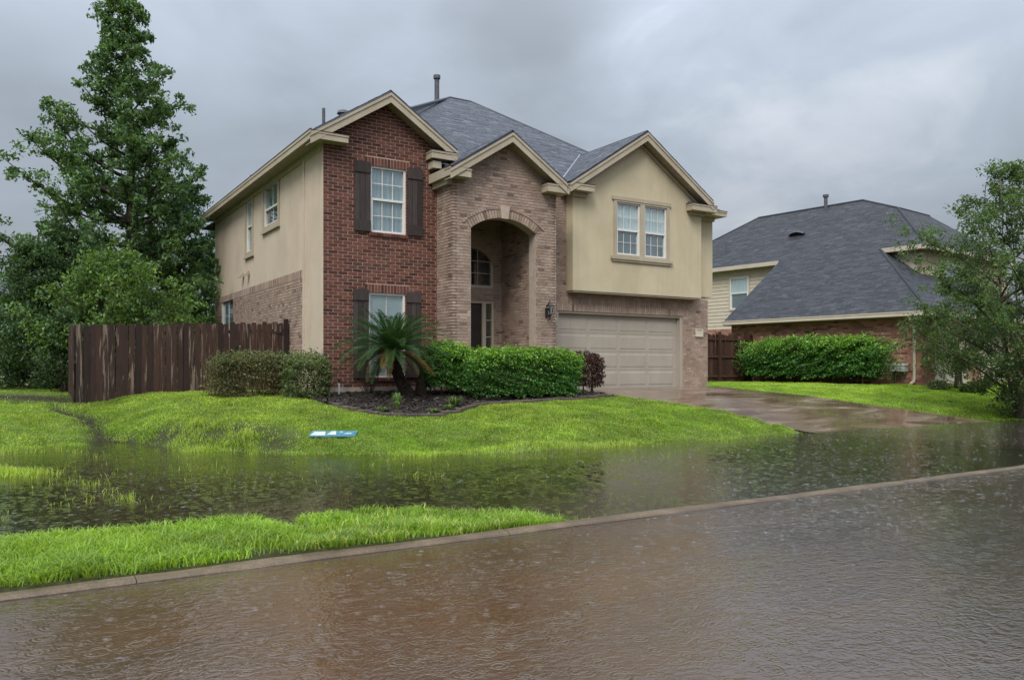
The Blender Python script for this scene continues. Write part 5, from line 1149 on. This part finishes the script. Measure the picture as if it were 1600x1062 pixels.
# ------------------------------------------------------------------ grass
def in_view(x, y, m=2.2):
    dx, dy = x - CAM.x, y - CAM.y; dp = dx * FWD.x + dy * FWD.y; lt = dx * RIGHT.x + dy * RIGHT.y
    return (dp > 2) & (np.abs(lt) < dp * .64 + m)
def lawn(x, y):
    k = ~inside(x, y, BED) & ~inside(x, y, DRV) & (y > -12.44)
    k &= ~((x > -.05) & (x < 12.95) & (y > -.03)) & ~((x > 2.95) & (x < 6.3) & (y > -1.0))
    off = (x - N0.x) * NI.x + (y - N0.y) * NI.y; u = (x - N0.x) * ND.x + (y - N0.y) * ND.y; k &= ~((off > -.05) & (u > -.05) & (u < 16) & (off < 12)) & ~((off > -1.3) & (off < 0) & (u > .8) & (u < 7))
    return k
def blades(name, label, rects, hgt, wid, bend, curl=True, wet=.10, ragged=0):
    X, Y = [], []
    for x0, x1, y0, y1, dens in rects:
        n = int((x1 - x0) * (y1 - y0) * dens); X.append(RNG.uniform(x0, x1, n)); Y.append(RNG.uniform(y0, y1, n))
    x = np.concatenate(X); y = np.concatenate(Y); k = in_view(x, y) & lawn(x, y); x, y = x[k], y[k]; h = height(x, y)
    cl = vnoise(x, y, 2.3, 12) * .6 + vnoise(x, y, 6.5, 13) * .4
    prob = np.where(h > -.015, 1.0, np.clip(1.0 + (h + .015) * 26, wet, 1)) * np.where(h < -.02, np.clip(cl * 4.2 - 1.7, .01, 1.2), 1)
    prob = prob * np.clip(1 - swale(x, y) * .82, 0, 1) * np.clip(1 - .85 * marsh(x, y) * np.clip(1.9 - 2.6 * cl, 0, 1), 0, 1) * (.55 + .8 * cl); shade = np.clip(1.4 - segd(x, y, -9, 4.2, -5.4, 3.4), 0, 1); prob = prob * (1 - .85 * shade)
    if ragged: prob = prob * np.clip(vnoise(x, y, 1.6, 41) * 1.7 + vnoise(x, y, 5.0, 42) * .8 - .45, .12, 1)
    k = RNG.random(len(x)) < prob; x, y, h, cl = x[k], y[k], h[k], cl[k]; n = len(x)
    a = RNG.uniform(0, 6.28, n); H_ = hgt * RNG.uniform(.5, 1.3, n) * (.45 + 1.1 * cl); bd = bend * H_ * RNG.uniform(.3, 1.5, n); w = wid * RNG.uniform(.7, 1.3, n)
    d = np.stack([np.cos(a), np.sin(a), 0 * a], 1); s = np.stack([-np.sin(a), np.cos(a), 0 * a], 1) * w[:, None] / 2; up = np.array([0, 0, 1.]); p = np.stack([x, y, h - .005], 1)
    q = p + up * (H_ * .62)[:, None] + d * (bd * .32)[:, None]; e = p + up * (H_ * np.where(curl, RNG.uniform(.72, 1.05, n), 1))[:, None] + d * bd[:, None]
    V1 = np.stack([p - s, p + s, q + s * .85, q - s * .85], 1); V2 = np.stack([q - s * .85, q + s * .85, e + s * .08, e - s * .08], 1)
    rv = np.clip(.55 * RNG.random(n) + .20 * vnoise(x, y, .8, 15) + .25 * vnoise(x, y, 3.1, 17) + .16 * (vnoise(x, y, .3, 16) - .5), 0, .999)
    V = np.concatenate([V1.reshape(-1, 3), V2.reshape(-1, 3)]); o = np_mesh(name, V, 4, 'grass_blade', np.concatenate([rv, rv])); tag(o, label, 'grass', kind='stuff'); return n
n1 = blades('verge_grass', 'long bright grass on the verge along the kerb', [(-9, -4, -12.44, -9.6, 5200), (-4, 0, -12.44, -9.6, 4600), (0, 8, -12.44, -11.2, 3000)], .082, .0092, 1.0, wet=.05, ragged=1)
n2 = blades('puddle_grass', 'sparse grass blades standing in the flooded lawn', [(-9, 4, -9.6, -6.4, 1300), (4, 14, -9.6, -7.0, 300), (-9, -5.5, -6.4, -1.8, 1500), (-5.5, -2.5, -6.4, -1.8, 700), (8, 20, -12.4, -7, 90)], .10, .0075, .7, wet=.10)
n3 = blades('lawn_grass', 'bright wet front lawn', [(-5.5, 9.8, -6.4, -2.4, 3600), (-4.6, 0, -2.4, 2.7, 3600), (-14, -4.6, -1.8, 2.8, 3000), (0, 3.4, -2.4, 0, 600), (4, 11, -7.0, -6.4, 2600), (-16, -4.8, 2.8, 12, 420)], .042, .0095, 1.1)
n4 = blades('side_lawn_grass', 'smooth green lawn beyond the driveway', [(11.5, 32, -8.2, 4.7, 1700)], .045, .015, .9)
print('grass', n1, n2, n3, n4)

# ------------------------------------------------------------------ raindrop splashes on the water
def splashes():
    X, Y = [], []
    for x0, x1, y0, y1, dn in ((-8, 12, -15.5, -12.65, 7), (-1, 14, -14.6, -12.65, 24), (1, 16, -12.4, -6.6, 16), (-8, 1, -9.8, -5.5, 11)):
        n = int((x1 - x0) * (y1 - y0) * dn); X.append(RNG.uniform(x0, x1, n)); Y.append(RNG.uniform(y0, y1, n))
    x = np.concatenate(X); y = np.concatenate(Y); k = in_view(x, y) & ((y < -12.65) | (height(x, y) < -.02)); x, y = x[k], y[k]; m = MB()
    for a, b_ in zip(x, y):
        r = random.uniform(.010, .030) * random.choice((1, 1, .7)) * (.55 if b_ < -14.2 else 1); h = r * random.uniform(.10, .22); seg = 8; ring = []
        for rr, zz in ((r, .0008), (r * .78, h * .62), (r * .35, h)):
            ring.append([(a + rr * math.cos(6.2832 * i / seg), b_ + rr * math.sin(6.2832 * i / seg), zz) for i in range(seg)])
        for q in range(2):
            for i in range(seg): m.face([ring[q][i], ring[q][(i + 1) % seg], ring[q + 1][(i + 1) % seg], ring[q + 1][i]])
        m.face(ring[2])
        if random.random() < .25:                              # a thrown droplet
            c_ = Vector((a + random.uniform(-.03, .03), b_ + random.uniform(-.03, .03), random.uniform(.02, .06))); d = .0035; m.prism([c_ + Vector((d, 0, 0)), c_ + Vector((0, d, 0)), c_ + Vector((-d, 0, 0)), c_ + Vector((0, -d, 0))], [c_ + Vector((d * .3, 0, d * 2)), c_ + Vector((0, d * .3, d * 2)), c_ + Vector((-d * .3, 0, d * 2)), c_ + Vector((0, -d * .3, d * 2))])
    b = NB('splash_water'); tr = b.n('ShaderNodeBsdfTransparent'); mx = b.n('ShaderNodeMixShader'); b.set(mx.inputs[0], b.ramp(b.noise(60, 3, .6), [(.35, (.15,) * 3), (.65, (.62,) * 3)]))
    b.t.links.new(tr.outputs[0], mx.inputs[1]); b.t.links.new(b.bsdf((.24, .235, .23), .15, .7), mx.inputs[2]); MAT['splash_water'] = b.done(mx.outputs[0])
    o = m.build('rain_splashes', 'splash_water', None, smooth=True); tag(o, 'raindrop splashes and bubbles dimpling the flood water', 'splashes', kind='stuff')
splashes()
